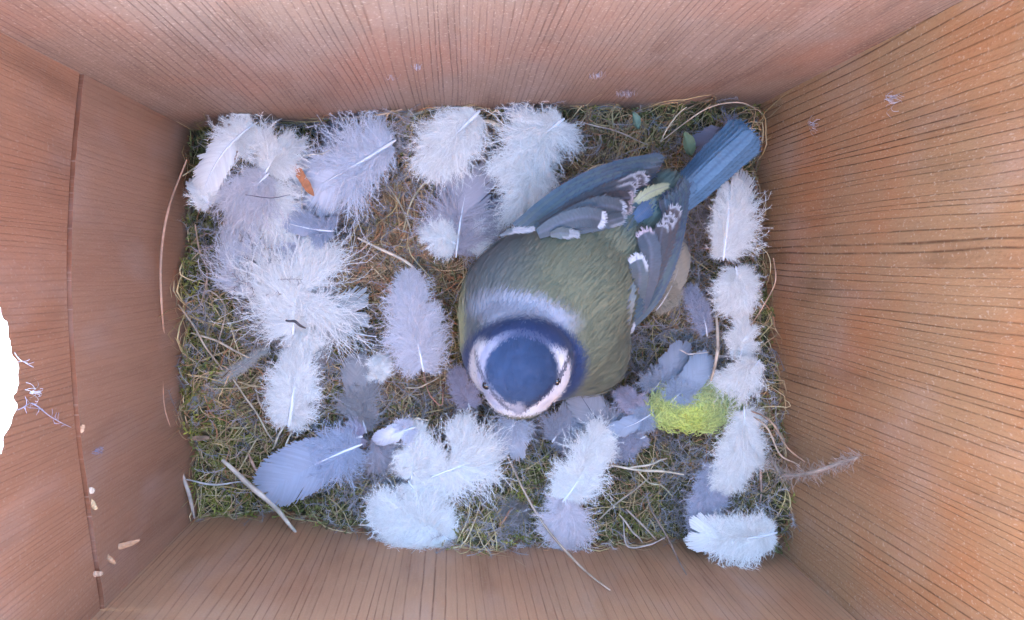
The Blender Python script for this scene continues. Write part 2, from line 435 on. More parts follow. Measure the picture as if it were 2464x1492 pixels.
def moss():
    n = 9000
    p = rand_in(n*2, .06); u, v = proj(np.c_[p, np.zeros(len(p))])
    pr = np.clip(1.05-1.15*zone(u, v), 0.04, 1)
    p = p[rng.uniform(0, 1, len(p)) < pr][:n]; M = len(p); K = 7
    u, v = proj(np.c_[p, np.zeros(M)])
    s = np.linspace(0, 1, K)[None]; ang = rng.uniform(0, 6.28, (M, 1)); L = rng.uniform(.25, .75, (M, 1))
    th = ang+rng.normal(0, .9, (M, 1))*s; el = rng.uniform(-.1, .7, (M, 1))
    X = p[:, :1]+np.cos(th)*L*s*np.cos(el); Y = p[:, 1:]+np.sin(th)*L*s*np.cos(el)
    Z = hsurf(p[:, :1], p[:, 1:])+rng.uniform(-.12, .12, (M, 1))+L*s*np.sin(el)*.7
    PT = clampin(np.stack([X, Y, Z], -1)); T = unit(np.gradient(PT, axis=1))
    gr = np.clip(np.exp(-((u-560)/130)**2-((v-1190)/190)**2)*.8+np.exp(-((u-470)/60)**2-((v-900)/330)**2)*.5+np.exp(-((u-1250)/130)**2-((v-1200)/70)**2)*.6+np.exp(-((u-880)/50)**2-((v-830)/120)**2)*.5, 0, 1)
    lumpn = rng.uniform(0, 1, M)*.7+gr*.6
    c = np.array([.155, .135, .065])*(1-lumpn[:, None])+np.array([.26, .25, .05])*lumpn[:, None]
    c = c*rng.uniform(.65, 1.35, (M, 1))
    mb = MB()
    up = np.zeros_like(T); up[..., 2] = 1
    side = unit(np.cross(T, up)+rng.normal(0, .2, T.shape))
    ribbons(mb, PT, np.full((M, K), .02), side, c)
    # tiny leaves, 12 per sprig
    NL = 12
    t = rng.uniform(0, K-1.001, (M, NL)); i = t.astype(int); f = (t-i)[..., None]
    ar = np.arange(M)[:, None]
    base = PT[ar, i]*(1-f)+PT[ar, i+1]*f
    d = unit(T[ar, i]*.8+rng.normal(0, .7, (M, NL, 3)))
    l = rng.uniform(.05, .13, (M, NL, 1)); sd = unit(np.cross(d, rng.normal(0, 1, d.shape)+[0, 0, 1.5]))
    wv = sd*l*.17
    v3 = np.stack([base-wv*.6, base+wv*.6, base+d*l*.5+wv, base+d*l, base+d*l*.5-wv], 2)
    k = M*NL; ii = np.arange(k)*5
    cc = np.repeat(np.repeat(c[:, None]*rng.uniform(.8, 1.5, (M, NL, 1)), 1, 1)[:, :, None], 5, 2)
    mb.add(v3.reshape(-1, 3), cc.reshape(-1, 3), quads=np.stack([ii, ii+1, ii+2, ii+4], -1), tris=np.stack([ii+4, ii+2, ii+3], -1))
    tag(mb.build('moss', M_moss, smooth=False), 'dark olive moss packed around the edges of the nest', 'moss', kind='stuff')
moss()

def loose_down():
    """soft grey-lilac down caught between the stems"""
    n = 4800
    p = rand_in(n*4, .05); u, v = proj(np.c_[p, np.zeros(len(p))])
    g = lambda cx, cy, sx, sy: np.exp(-((u-cx)/sx)**2-((v-cy)/sy)**2)
    pr = np.clip(.06+  .35*g(830, 540, 150, 90)+.9*g(880, 330, 160, 60)+.9*g(1180, 420, 160, 110)+g(1330, 1020, 170, 70)+g(1600, 900, 190, 110)+.8*g(640, 640, 130, 130)+.8*g(960, 1120, 130, 90)+.7*g(1720, 1200, 90, 120)+.6*g(1690, 520, 60, 200)+.6*g(800, 860, 120, 90)+.5*g(1220, 1230, 90, 40), 0, 1)
    p = p[rng.uniform(0, 1, len(p)) < pr][:n]; M = len(p); K = 8; s = np.linspace(0, 1, K)[None]
    L = rng.uniform(.3, 1.0, (M, 1)); th = rng.uniform(0, 6.28, (M, 1))+rng.normal(0, 1.2, (M, 1))*s
    st = np.stack([np.cos(th)*L/K, np.sin(th)*L/K, rng.uniform(-.04, .05, (M, 1))*np.ones((1, K))], -1)
    PT = np.cumsum(st, 1); PT[..., :2] += p[:, None]; PT[..., 2] += hsurf(p[:, 0], p[:, 1])[:, None]+rng.uniform(.1, .45, (M, 1))
    PT = clampin(PT); T = unit(np.gradient(PT, axis=1)); side = unit(np.cross(T, np.broadcast_to([0, .1, 1.], T.shape)))
    c = np.array([.44, .41, .41])*rng.uniform(.6, 1.25, (M, 1)); mb = MB(); ribbons(mb, PT, np.full((M, K), .014), side, c)
    NB = 26; tt = rng.uniform(.1, K-1.001, (M, NB)); i = tt.astype(int); f = (tt-i)[..., None]; ar = np.arange(M)[:, None]
    bs = PT[ar, i]*(1-f)+PT[ar, i+1]*f; bd = unit(side[ar, i]*np.where(rng.uniform(0, 1, (M, NB, 1)) < .5, -1, 1)+T[ar, i]+rng.normal(0, .4, (M, NB, 3)))
    v3 = np.stack([bs-T[ar, i]*.007, bs+T[ar, i]*.007, bs+bd*rng.uniform(.06, .22, (M, NB, 1))], 2); ii = np.arange(M*NB)*3
    mb.add(v3.reshape(-1, 3), np.repeat(np.repeat(c[:, None], NB, 1)[:, :, None], 3, 2).reshape(-1, 3), tris=np.stack([ii, ii+1, ii+2], -1))
    tag(mb.build('loose_down', M_down), 'grey-lilac down scattered between the stems of the nest', 'down', kind='stuff')
loose_down()

# ------------------------------------------------------------------ loose feathers
WHT = (.93, .92, .89)
def feather(label, base, tip, hwl, hwr, z=.45, zt=None, bend=None, mode='down', col=WHT, qcol=(.86, .87, .9), dens=1.0, tuft=None,
            q0=0.0, q1=.55, qr=.035, arch=.25, gloss=False, name='feather', cat='feather', group='loose feathers in the nest', jag=.5, lay=.0, spread=.8, barbule=1.0, wallsafe=True):
    """base/tip in photo pixels; hwl/hwr half widths (px) left/right of the shaft; vane from t=tuft on"""
    if tuft is None: tuft = {'down': 2.0, 'vane': .25, 'mix': .55}[mode]
    if zt is None: zt = z
    b = np.array(P(base[0], base[1], z)); e = np.array(P(tip[0], tip[1], zt))
    if bend is None: bend = rnd.uniform(-.10, .10)
    ax = e-b; L = np.linalg.norm(ax); side0 = unit(np.cross(ax, [0, 0, 1.]))
    mid = (b+e)/2 + side0*bend*L + np.array([0, 0, arch])
    sh = lambda t: ((1-t)**2)[..., None]*b + (2*t*(1-t))[..., None]*mid + (t*t)[..., None]*e
    dsh = lambda t: unit((2*(1-t))[..., None]*(mid-b)+(2*t)[..., None]*(e-mid))
    if bend is None: bend = rnd.uniform(-.09, .09)
    mid_ = 0
    wl, wr = cm(hwl, z)*1.16, cm(hwr, z)*1.16
    root = empty(name, Vector(b), label, cat, group)
    # quill
    mq = MB(); t = np.linspace(-.04+q0, min(q1+.06, .95), 16); pts = sh(t)+np.array([0, 0, .035])
    rr = np.interp(t, [-.04, .03, q1*.6, q1+.06], [qr*.6, qr, qr*.7, qr*.12])
    tubes(mq, pts[None], rr[None], np.tile(np.array(qcol), (1, 1)), sides=6)
    mq.build('quill', M_quill, root, origin=b)
    mat = M_gloss if gloss else M_down
    mb = MB(); c0 = np.array(col)
    for sgn, wd in ((-1, wl), (1, wr)):
        if wd <= 0: continue
        # --- down barbs
        nb = int(240*dens*max(L, .8)*min(1, tuft+.15))
        if nb > 0:
            nb = max(nb, 60); K = 7
            t0 = rng.uniform(.02, min(1.0, tuft), nb); t0 = np.sort(t0)
            T = dsh(t0); O = sh(t0); sd = unit(np.cross(T, np.broadcast_to([0, 0, 1.], T.shape)))*sgn
            prof = np.interp(t0, [0, .12, .45, .8, 1], [.45, .85, 1, .85, .5])
            cl = np.array([math.sin(x*23+sgn*2+L*5)+.6*math.sin(x*51+L) for x in t0])
            ln = wd*prof*(1+jag*cl*.5+rng.normal(0, jag*.45, nb)).clip(.3, 1.6)
            a0 = np.interp(t0, [0, .1, .6, 1], [-.5, .5, .75, 1.3])*spread+rng.normal(0, .42, nb)+cl*.15
            nt = max(4, int(L*4)); tc_ = np.sort(rng.uniform(.0, min(1.05, tuft+.05), nt)); ta = np.interp(tc_, [0, .1, .6, 1], [-.5, .45, .8, 1.35])*spread+rng.normal(0, .35, nt)
            tl_ = rng.uniform(.6, 1.35, nt); tz = rng.uniform(-.35, .75, nt); wt = np.argmin(np.abs(t0[:, None]-tc_[None]+rng.normal(0, .03, (nb, 1))), 1)
            grip = np.clip(jag*1.6, .25, .8); a0 = a0*(1-grip)+ta[wt]*grip; ln = ln*(1-grip*.6+tl_[wt]*grip*.6)*rng.uniform(.45, 1.2, nb)
            a1 = a0+rng.normal(.2, .5, nb)+rng.normal(0, .6, nt)[wt]
            s = np.linspace(0, 1, K)[None]
            th = a0[:, None]+(a1-a0)[:, None]*s+.6*s*np.sin(s*rng.uniform(3, 9, (nb, 1))+rng.uniform(0, 6, (nb, 1)))
            dirv = sd[:, None]*np.cos(th)[..., None]+T[:, None]*np.sin(th)[..., None]
            zr = rng.uniform(-.1, .3, (nb, 1))+tz[wt][:, None]*.6
            dirv[..., 2] += zr*(1-1.7*s)
            step = dirv*(ln[:, None, None]/(K-1))*1.1
            PT = O[:, None]+np.cumsum(step, 1)-step[:, :1]
            PT[..., 2] += lay
            if wallsafe: PT = clampin(PT)
            TT = unit(np.gradient(PT, axis=1)); up = unit(np.stack([rng.normal(0, .4, nb), rng.normal(0, .4, nb), np.ones(nb)], -1))[:, None]
            sdd = unit(np.cross(TT, np.broadcast_to(up, TT.shape)))
            W = np.linspace(.018, .007, K)[None]*np.ones((nb, 1))
            cc = c0*rng.uniform(.86, 1.1, (nb, 1))
            ribbons(mb, PT, W, sdd, cc)
            NB = int(30*barbule)
            tt = rng.uniform(.1, K-1.001, (nb, NB)); i = tt.astype(int); f = (tt-i)[..., None]; ar = np.arange(nb)[:, None]
            bs = PT[ar, i]*(1-f)+PT[ar, i+1]*f
            sg = np.where(rng.uniform(0, 1, (nb, NB, 1)) < .5, -1, 1)
            bd = unit(sdd[ar, i]*sg*.7+TT[ar, i]*rng.uniform(.8, 1.8, (nb, NB, 1))+rng.normal(0, .28, (nb, NB, 3)))
            bl = rng.uniform(.05, .22, (nb, NB, 1))*(1.2-.6*tt[..., None]/K)
            bw = TT[ar, i]*.0075
            v3 = np.stack([bs-bw, bs+bw, bs+bd*bl], 2)
            if wallsafe: v3 = clampin(v3, .02)
            k = nb*NB; ii = np.arange(k)*3
            c3 = np.repeat(np.repeat(cc[:, None]*1.0, NB, 1)[:, :, None], 3, 2)
            mb.add(v3.reshape(-1, 3), c3.reshape(-1, 3), tris=np.stack([ii, ii+1, ii+2], -1))
        # --- closed vane
        if tuft < 1:
            nb = int(120*L*(1-tuft)); K = 8
            t0 = np.linspace(tuft-.1, .985, nb); T = dsh(t0); O = sh(t0)
            sd = unit(np.cross(T, np.broadcast_to([0, 0, 1.], T.shape)))*sgn
            tt = np.clip((t0-tuft+.1)/(1.1-tuft), 0, 1)
            prof = np.interp(tt, [0, .2, .5, .8, .93, 1], [.7, .95, 1, .78, .5, .2])
            spl = np.zeros(nb)
            for _ in range(3):
                kx = rng.integers(0, nb); spl += np.clip(1-np.abs(np.arange(nb)-kx)/6, 0, 1)*rng.choice([-1, 1])*.16
            ln = wd*prof*(1+rng.normal(0, .025+jag*.06, nb))
            a0 = np.interp(tt, [0, .7, 1], [.55, .8, 1.25])+spl+rng.normal(0, .015, nb)
            s = np.linspace(0, 1, K)[None]
            th = a0[:, None]+.35*s
            dirv = sd[:, None]*np.cos(th)[..., None]+T[:, None]*np.sin(th)[..., None]
            dirv[..., 2] += (.25-.75*s)
            stp = dirv*(ln[:, None, None]/(K-1))*1.15; PT = O[:, None]+np.cumsum(stp, 1)-stp[:, :1]
            PT[..., 2] += rng.uniform(0, .012, (nb, 1))+lay
            if wallsafe: PT = clampin(PT)
            TT = unit(np.gradient(PT, axis=1)); sdd = unit(np.cross(TT, np.broadcast_to([0, 0, 1.], TT.shape)))
            W = np.linspace(.055, .02, K)[None]*np.ones((nb, 1))
            ribbons(mb, PT, W, sdd, c0*rng.uniform(.93, 1.05, (nb, 1)))
    mb.build('vane' if tuft < 1 else 'down', mat, root, origin=b)
    return root

FLIP = 0
LAV = (.68, .67, .72); GRY = (.40, .41, .47); BLU = (.36, .45, .66); PNK = (.68, .62, .68); DUL = (.42, .40, .36)
FE = [
 # label, base, tip, hwl, hwr, kwargs
 ('crumpled glossy white feather curling in the top left corner', (612, 300), (485, 490), 34, 40, dict(mode='vane', gloss=True, z=.9, bend=.12, arch=.5, jag=1.0, q1=.9, qr=.02)),
 ('small curled white feather left of the big fluffy clump', (508, 495), (470, 430), 26, 30, dict(mode='vane', gloss=True, z=.8, arch=.4, jag=1.0, qr=.02)),
 ('lilac-white downy feather with a dark speck, in the fluffy top left clump', (645, 420), (560, 505), 62, 62, dict(z=.8, dens=1.5, col=(.78, .75, .77), q1=.2)),
 ('fluffy feather fanning up and right in the top left clump', (640, 415), (690, 345), 55, 60, dict(z=.75, dens=1.5, q1=.2)),
 ('white downy feather hanging from the bottom of the top left clump', (640, 430), (665, 560), 52, 58, dict(z=.7, dens=1.4, q1=.2)),
 ('grey-lavender down between the top left clump and its right neighbour', (800, 540), (745, 430), 60, 70, dict(z=.25, dens=1.1, col=(.52, .51, .57), q1=.1)),
 ('broad white feather with a long bright shaft, right of the orange bark chip', (945, 342), (757, 452), 72, 82, dict(mode='mix', z=.7, tuft=.6, dens=1.4, col=(.76, .77, .82), q1=.85, qr=.045)),
 ('white downy feather against the back wall, left one of the two by the centre', (1150, 272), (1040, 395), 62, 60, dict(z=.8, dens=1.7, q1=.45, qr=.05, jag=.35)),
 ('large white downy feather right of the flat pale straw on the back wall', (1352, 290), (1225, 400), 62, 70, dict(z=.85, dens=1.8, q1=.35, qr=.045, jag=.35)),
 ('snow-white down pressed between the back wall feather and the upper wing', (1300, 380), (1255, 510), 58, 62, dict(z=.75, dens=1.7, q1=.1, jag=.35)),
 ('greyish pink fan-shaped feather standing above its white base, left of the wing', (1098, 612), (1130, 425), 70, 72, dict(mode='mix', z=.5, tuft=.5, dens=1.2, col=(.60, .56, .60), q1=.7, qr=.035, jag=.8)),
 ('small round white feather left of the fan-shaped feather shaft', (1095, 585), (1030, 560), 34, 34, dict(z=.65, dens=1.5, q1=.1)),
 ('loose white down between the fan-shaped feather and the bird shoulder', (1120, 590), (1185, 555), 40, 36, dict(z=.5, dens=1.2, q1=.1)),
 ('pale feather with a bright upright shaft near the left wall', (586, 712), (582, 552), 56, 60, dict(mode='mix', z=.6, tuft=.45, dens=1.2, col=(.78, .77, .80), q1=.75, qr=.03)),
 ('largest fluffy white feather, dark twig lying on it', (706, 798), (745, 625), 92, 96, dict(z=.75, dens=2.0, q0=.0, q1=.1, qr=.05)),
 ('white down spreading left of the largest fluffy feather', (725, 775), (650, 700), 42, 46, dict(z=.65, dens=1.3, q1=.1)),
 ('greenish white feather edge showing right of the largest fluffy feather', (735, 790), (850, 752), 62, 50, dict(mode='mix', tuft=.6, z=.45, dens=1.1, col=(.60, .63, .64), q1=.1)),
 ('white down sticking out below the largest fluffy feather', (715, 780), (755, 838), 40, 36, dict(z=.6, dens=1.3, q1=.1)),
 ('pale down rising above the largest fluffy feather', (700, 690), (700, 560), 40, 44, dict(z=.5, dens=1.1, q1=.1, col=(.66, .67, .76))),
 ('blue-grey split feather lying across the nest below the bark chip', (798, 556), (672, 528), 22, 38, dict(mode='vane', z=.75, col=(.50, .54, .64), q1=.9, qr=.022, jag=.9)),
 ('oval white feather with a short bright shaft left of the bird', (1018, 886), (985, 690), 66, 66, dict(z=.7, dens=1.9, q1=.3, qr=.04, jag=.12, col=(.80, .78, .81), spread=1.1)),
 ('upright white feather with a wide bright shaft below the largest fluffy one', (696, 1020), (712, 862), 52, 54, dict(z=.7, dens=1.6, q1=.75, qr=.055, jag=.2)),
 ('smooth blue-grey feather with rounded end near the lower left', (862, 1072), (650, 1180), 74, 76, dict(mode='vane', z=.85, tuft=.22, col=(.52, .57, .68), q1=.45, qr=.035, arch=.45, jag=.2)),
 ('small lilac feather at the shaft end of the smooth blue-grey feather', (870, 1050), (815, 1055), 24, 28, dict(mode='vane', z=.6, col=(.58, .55, .66), q1=.2)),
 ('mottled grey-beige feather in the middle of the lower left quarter', (880, 1035), (858, 870), 40, 38, dict(mode='mix', tuft=.5, z=.45, col=(.43, .42, .43), dens=.9, q1=.1, jag=.6)),
 ('tiny white tuft beside the mottled grey-beige feather', (905, 920), (920, 868), 22, 22, dict(z=.5, dens=1.2, q1=.1)),
 ('curled shiny white feather with a pointed pale tip', (995, 1028), (905, 1062), 22, 26, dict(mode='vane', gloss=True, z=.85, arch=.35, col=(.74, .75, .82), q1=.3, qr=.03)),
 ('pinkish down below the curled shiny white feather', (900, 1050), (925, 1115), 34, 38, dict(z=.5, dens=1.0, col=(.52, .49, .53), q1=.1)),
 ('white tuft pointing up, left of the feather with the slanting shaft', (990, 1150), (1000, 1040), 34, 36, dict(z=.75, dens=1.6, q1=.1, jag=.4)),
 ('spiky white feather with a slanting bright shaft, lower middle', (1042, 1146), (1175, 1098), 72, 66, dict(z=.75, dens=1.7, q1=.8, qr=.035, jag=.5)),
 ('white down rising from the slanting shaft towards the top', (1100, 1110), (1110, 1020), 34, 38, dict(z=.7, dens=1.5, q1=.1, jag=.5)),
 ('big white downy feather against the near wall, lower middle', (1085, 1300), (920, 1225), 66, 62, dict(z=.8, dens=2.0, q1=.1, qr=.03, jag=.3)),
 ('dense white down joining the two lower middle feathers', (985, 1160), (1040, 1262), 56, 56, dict(z=.65, dens=1.9, q1=.12, qr=.03, jag=.3)),
 ('white fluff in the lowest part of the near wall clump', (1000, 1190), (975, 1300), 52, 50, dict(z=.75, dens=1.7, q1=.1, jag=.3)),
 ('square-ended pale feather straight under the bird head', (1236, 985), (1226, 1082), 50, 50, dict(mode='mix', tuft=.4, z=.5, col=(.62, .64, .70), q1=.6, qr=.015)),
 ('white feather with a bent bright shaft, bottom right of the bird head', (1358, 1200), (1438, 1040), 46, 50, dict(z=.75, dens=1.7, q1=.3, qr=.045, jag=.45)),
 ('pinkish white feather near the bottom wall, left of the dark dry stem', (1360, 1196), (1368, 1300), 58, 56, dict(z=.7, dens=1.6, q1=.1, jag=.4, col=(.80, .75, .77))),
 ('slender blue feather between the bird and the yellow-green fluff', (1570, 992), (1460, 1040), 24, 26, dict(mode='vane', z=.6, col=(.48, .54, .64), q1=.6, qr=.02)),
 ('pale grey down under the slender blue feather', (1550, 1050), (1475, 1085), 28, 30, dict(z=.35, dens=1.0, col=(.50, .50, .58), q1=.1)),
 ('small pinkish tuft below the bird breast', (1545, 985), (1500, 950), 28, 26, dict(z=.5, dens=1.1, col=(.58, .54, .62), q1=.15)),
 ('grey feather with a dark shaft crossing below the breast', (1482, 1055), (1385, 930), 44, 50, dict(mode='vane', z=.35, col=(.47, .48, .53), qcol=(.18, .18, .24), q1=.9, qr=.016, jag=.7)),
 ('blurred grey-blue feather between the beak and the crossing grey feather', (1330, 1060), (1390, 985), 40, 50, dict(mode='mix', tuft=.4, z=.15, col=(.50, .50, .56), q1=.1, jag=.6)),
 ('blue flat feather above the yellow-green fluff', (1615, 965), (1700, 862), 40, 40, dict(mode='vane', z=.75, col=(.46, .54, .64), q1=.2, qr=.015, arch=.3, jag=.1)),
 ('pale blue feather partly under the blue flat feather', (1570, 940), (1640, 835), 34, 46, dict(mode='vane', z=.45, col=(.44, .47, .54), q1=.3, qr=.012, jag=.5)),
 ('white feather by the right wall level with the blue flat feather', (1825, 868), (1745, 925), 54, 62, dict(z=.75, dens=1.5, q1=.15, jag=.4)),
 ('spiky white down fanning up beside the right wall', (1780, 860), (1790, 770), 36, 34, dict(z=.6, dens=1.2, q1=.15, jag=.5)),
 ('round white feather by the right wall, level with the wing base', (1770, 645), (1765, 738), 52, 50, dict(z=.8, dens=1.8, q1=.15, jag=.2)),
 ('tall white feather with upright shaft beside the right wall under the tail', (1740, 620), (1756, 450), 34, 74, dict(mode='mix', tuft=.7, z=.7, dens=1.4, q1=.95, qr=.04, jag=.25)),
 ('wispy grey feather right of the lower wing', (1700, 805), (1662, 705), 28, 30, dict(z=.4, dens=.7, col=(.50, .50, .58), q1=.4, qr=.02)),
 ('white down hanging below the yellow-green fluff', (1790, 985), (1745, 1165), 50, 52, dict(z=.8, dens=1.7, q1=.1, jag=.3)),
 ('white tuft at the right end below the yellow-green fluff', (1800, 1060), (1800, 1120), 34, 30, dict(z=.7, dens=1.3, q1=.1, jag=.4)),
 ('greyish down running down to the corner feather', (1718, 1120), (1690, 1290), 38, 44, dict(z=.6, dens=1.2, col=(.58, .58, .66), q1=.1, jag=.3)),
 ('white feather with a level shaft in the bottom right corner', (1862, 1282), (1690, 1284), 56, 52, dict(mode='mix', tuft=.75, z=1.1, dens=1.5, q1=.5, qr=.04, jag=.35)),
 ('beige leaf-like feather right of the lower wing', (1582, 742), (1640, 590), 26, 34, dict(mode='vane', z=.5, col=(.55, .50, .40), q1=.6, qr=.014, arch=.4, jag=.1)),
 ('brownish grey feather near the bottom wall, left of the long straw', (1270, 1225), (1185, 1245), 26, 28, dict(mode='mix', tuft=.5, z=.35, col=(.34, .31, .28), dens=.8, q1=.1)),
 ('small lilac tuft touching the left side of the bird head', (1130, 980), (1098, 905), 26, 28, dict(z=.35, dens=1.0, col=(.54, .50, .58), q1=.1)),
 ('thin grey plume lying aslant near the left wall', (455, 985), (632, 845), 7, 9, dict(z=.4, dens=.3, col=(.60, .57, .52), qcol=(.4, .38, .35), q1=.9, qr=.025, jag=.3)),
 ('dark grey ragged feather in front of the tail at the back wall', (1770, 320), (1690, 350), 34, 40, dict(mode='vane', z=.3, col=(.36, .35, .43), q1=.4, qr=.015, jag=.9)),
 ('grey wisp against the back wall above the grey-lavender down', (845, 350), (800, 330), 30, 34, dict(z=.15, dens=.7, col=(.34, .34, .40), q1=.1)),
 ('small white tuft at the back wall between the two large feathers', (1215, 262), (1265, 256), 12, 18, dict(z=.5, dens=1.2, col=(.55, .56, .68), q1=.1)),
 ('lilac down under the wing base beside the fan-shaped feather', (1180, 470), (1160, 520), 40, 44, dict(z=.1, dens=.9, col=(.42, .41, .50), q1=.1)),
]
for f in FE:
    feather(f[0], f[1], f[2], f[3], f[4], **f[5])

# wisps caught on the wood
def wisp(label, u, v, size, n=26, wallk='back', col=(.62, .62, .72)):
    pl = {'back': (cTL, cTR), 'right': (cTR, cBR), 'left': (cBL, cTL), 'near': (cBR, cBL)}[wallk]
    R, L = frame(*pl); nn = R.col[2]; d = ray(u, v); t = (pl[0]-CAM).dot(nn)/d.dot(nn); p = CAM+d*t
    inw = nn if (Vector((1.5, -1, 0))-pl[0]).dot(nn) > 0 else -nn
    if wallk == 'left': p = p+inw*.1
    X, Yv, I = np.array(R.col[0]), np.array([0, 0, 1.]), np.array(inw)
    root = np.array(p)+I*.02
    K = 16; s = np.linspace(0, 1, K)[None]; th = rng.uniform(0, 6.28, (n, 1))+rng.normal(0, 1.6, (n, 1))*s+.5*np.sin(s*7+rng.uniform(0, 6, (n, 1)))
    l = rng.uniform(.3, 1, (n, 1))*size
    st = (X*np.cos(th)[..., None]+Yv*np.sin(th)[..., None])*(l/(K-1))[..., None]
    PT = root+rng.normal(0, size*(.25 if n > 16 else .06), (n, 1, 3))*(1-I**2)+np.cumsum(st, 1)+I*(.03+.10*np.sin(s*3))[..., None]
    T = unit(np.gradient(PT, axis=1)); side = unit(np.cross(T, np.broadcast_to(I, T.shape)))
    mb = MB(); ribbons(mb, PT, np.full((n, K), .007), side, np.array(col)*rng.uniform(.7, 1.1, (n, 1)))
    tag(mb.build('down_wisp', M_down, origin=root), label, 'down wisp', 'wisps of down caught on the walls').location = root
wisp('star-shaped white wisp stuck low on the back wall, above the wing tip', 1510, 215, .30, 34)
wisp('faint wisp on the back wall left of the star-shaped one', 1436, 170, .22, 14)
wisp('short horizontal wisp on the back wall above the left white feather', 940, 173, .20, 8)
wisp('highest short wisp on the middle of the back wall', 1005, 147, .20, 8)
wisp('pale wisp high on the right wall', 2160, 238, .30, 18, 'right')
wisp('branched wisp on the right wall level with the tail', 1965, 300, .28, 16, 'right')
wisp('white fibre tangle on the left wall under the entrance hole', 50, 945, .26, 12, 'left', (.8, .8, .85))
wisp('small lilac wisp on the left wall beside the board joint', 207, 1085, .22, 14, 'left', (.4, .38, .5))

# ------------------------------------------------------------------ straws, stems, strings
zleft_ = lambda u, v: on_left(u, v, 0.0)[1]
def straw(name, label, cat, pts, r=.03, col=(.50, .40, .26), sides=6, taper=.5, flat=1.0, group=None, hairy=0):
    W = [np.array(P(u, v, z)) for u, v, z in pts]
    pp = smooth_path(W, 26)
    pp += np.stack([np.sin(np.linspace(0, rnd.uniform(5, 12), 26)+rnd.uniform(0, 6))*.012 for _ in range(3)], 1)
    K = len(pp); s = np.linspace(0, 1, K); R = r*(taper+(1-taper)*np.sin(np.pi*np.clip(s*.9+.08, 0, 1)))
    cc = np.array(col)*(1+.18*np.sin(s*17+rnd.uniform(0, 6))+rng.normal(0, .08, K))[:, None]
    mb = MB(); tubes(mb, pp[None], R[None], cc[None], sides)
    if hairy:
        i = rng.integers(1, K-1, hairy); KK = 6; t = np.linspace(0, 1, KK)[None]; hs = 1.0 if r > .02 else .45
        dd = unit(rng.normal(0, 1, (hairy, 3)))
        d2 = unit(rng.normal(0, 1, (hairy, 3)))
        PT = pp[i][:, None]+(dd[:, None]*t[..., None]+d2[:, None]*(t[..., None]**2)*.6)*rng.uniform(.1, .3, (hairy, 1, 1))*hs
        T = unit(np.gradient(PT, axis=1)); side = unit(np.cross(T, np.broadcast_to([0, .3, 1.], T.shape)))
        ribbons(mb, PT, np.full((hairy, KK), .006), side, np.array(col)*rng.uniform(.7, 1.2, (hairy, 1)))
    o = mb.build(name, M_straw, origin=pp[0]); o.location = pp[0]
    return tag(o, label, cat, group)
TAN = (.52, .34, .21); PAL = (.62, .54, .38); YEL = (.46, .40, .24); DRK = (.12, .085, .07)
G = 'dry stems and straws'
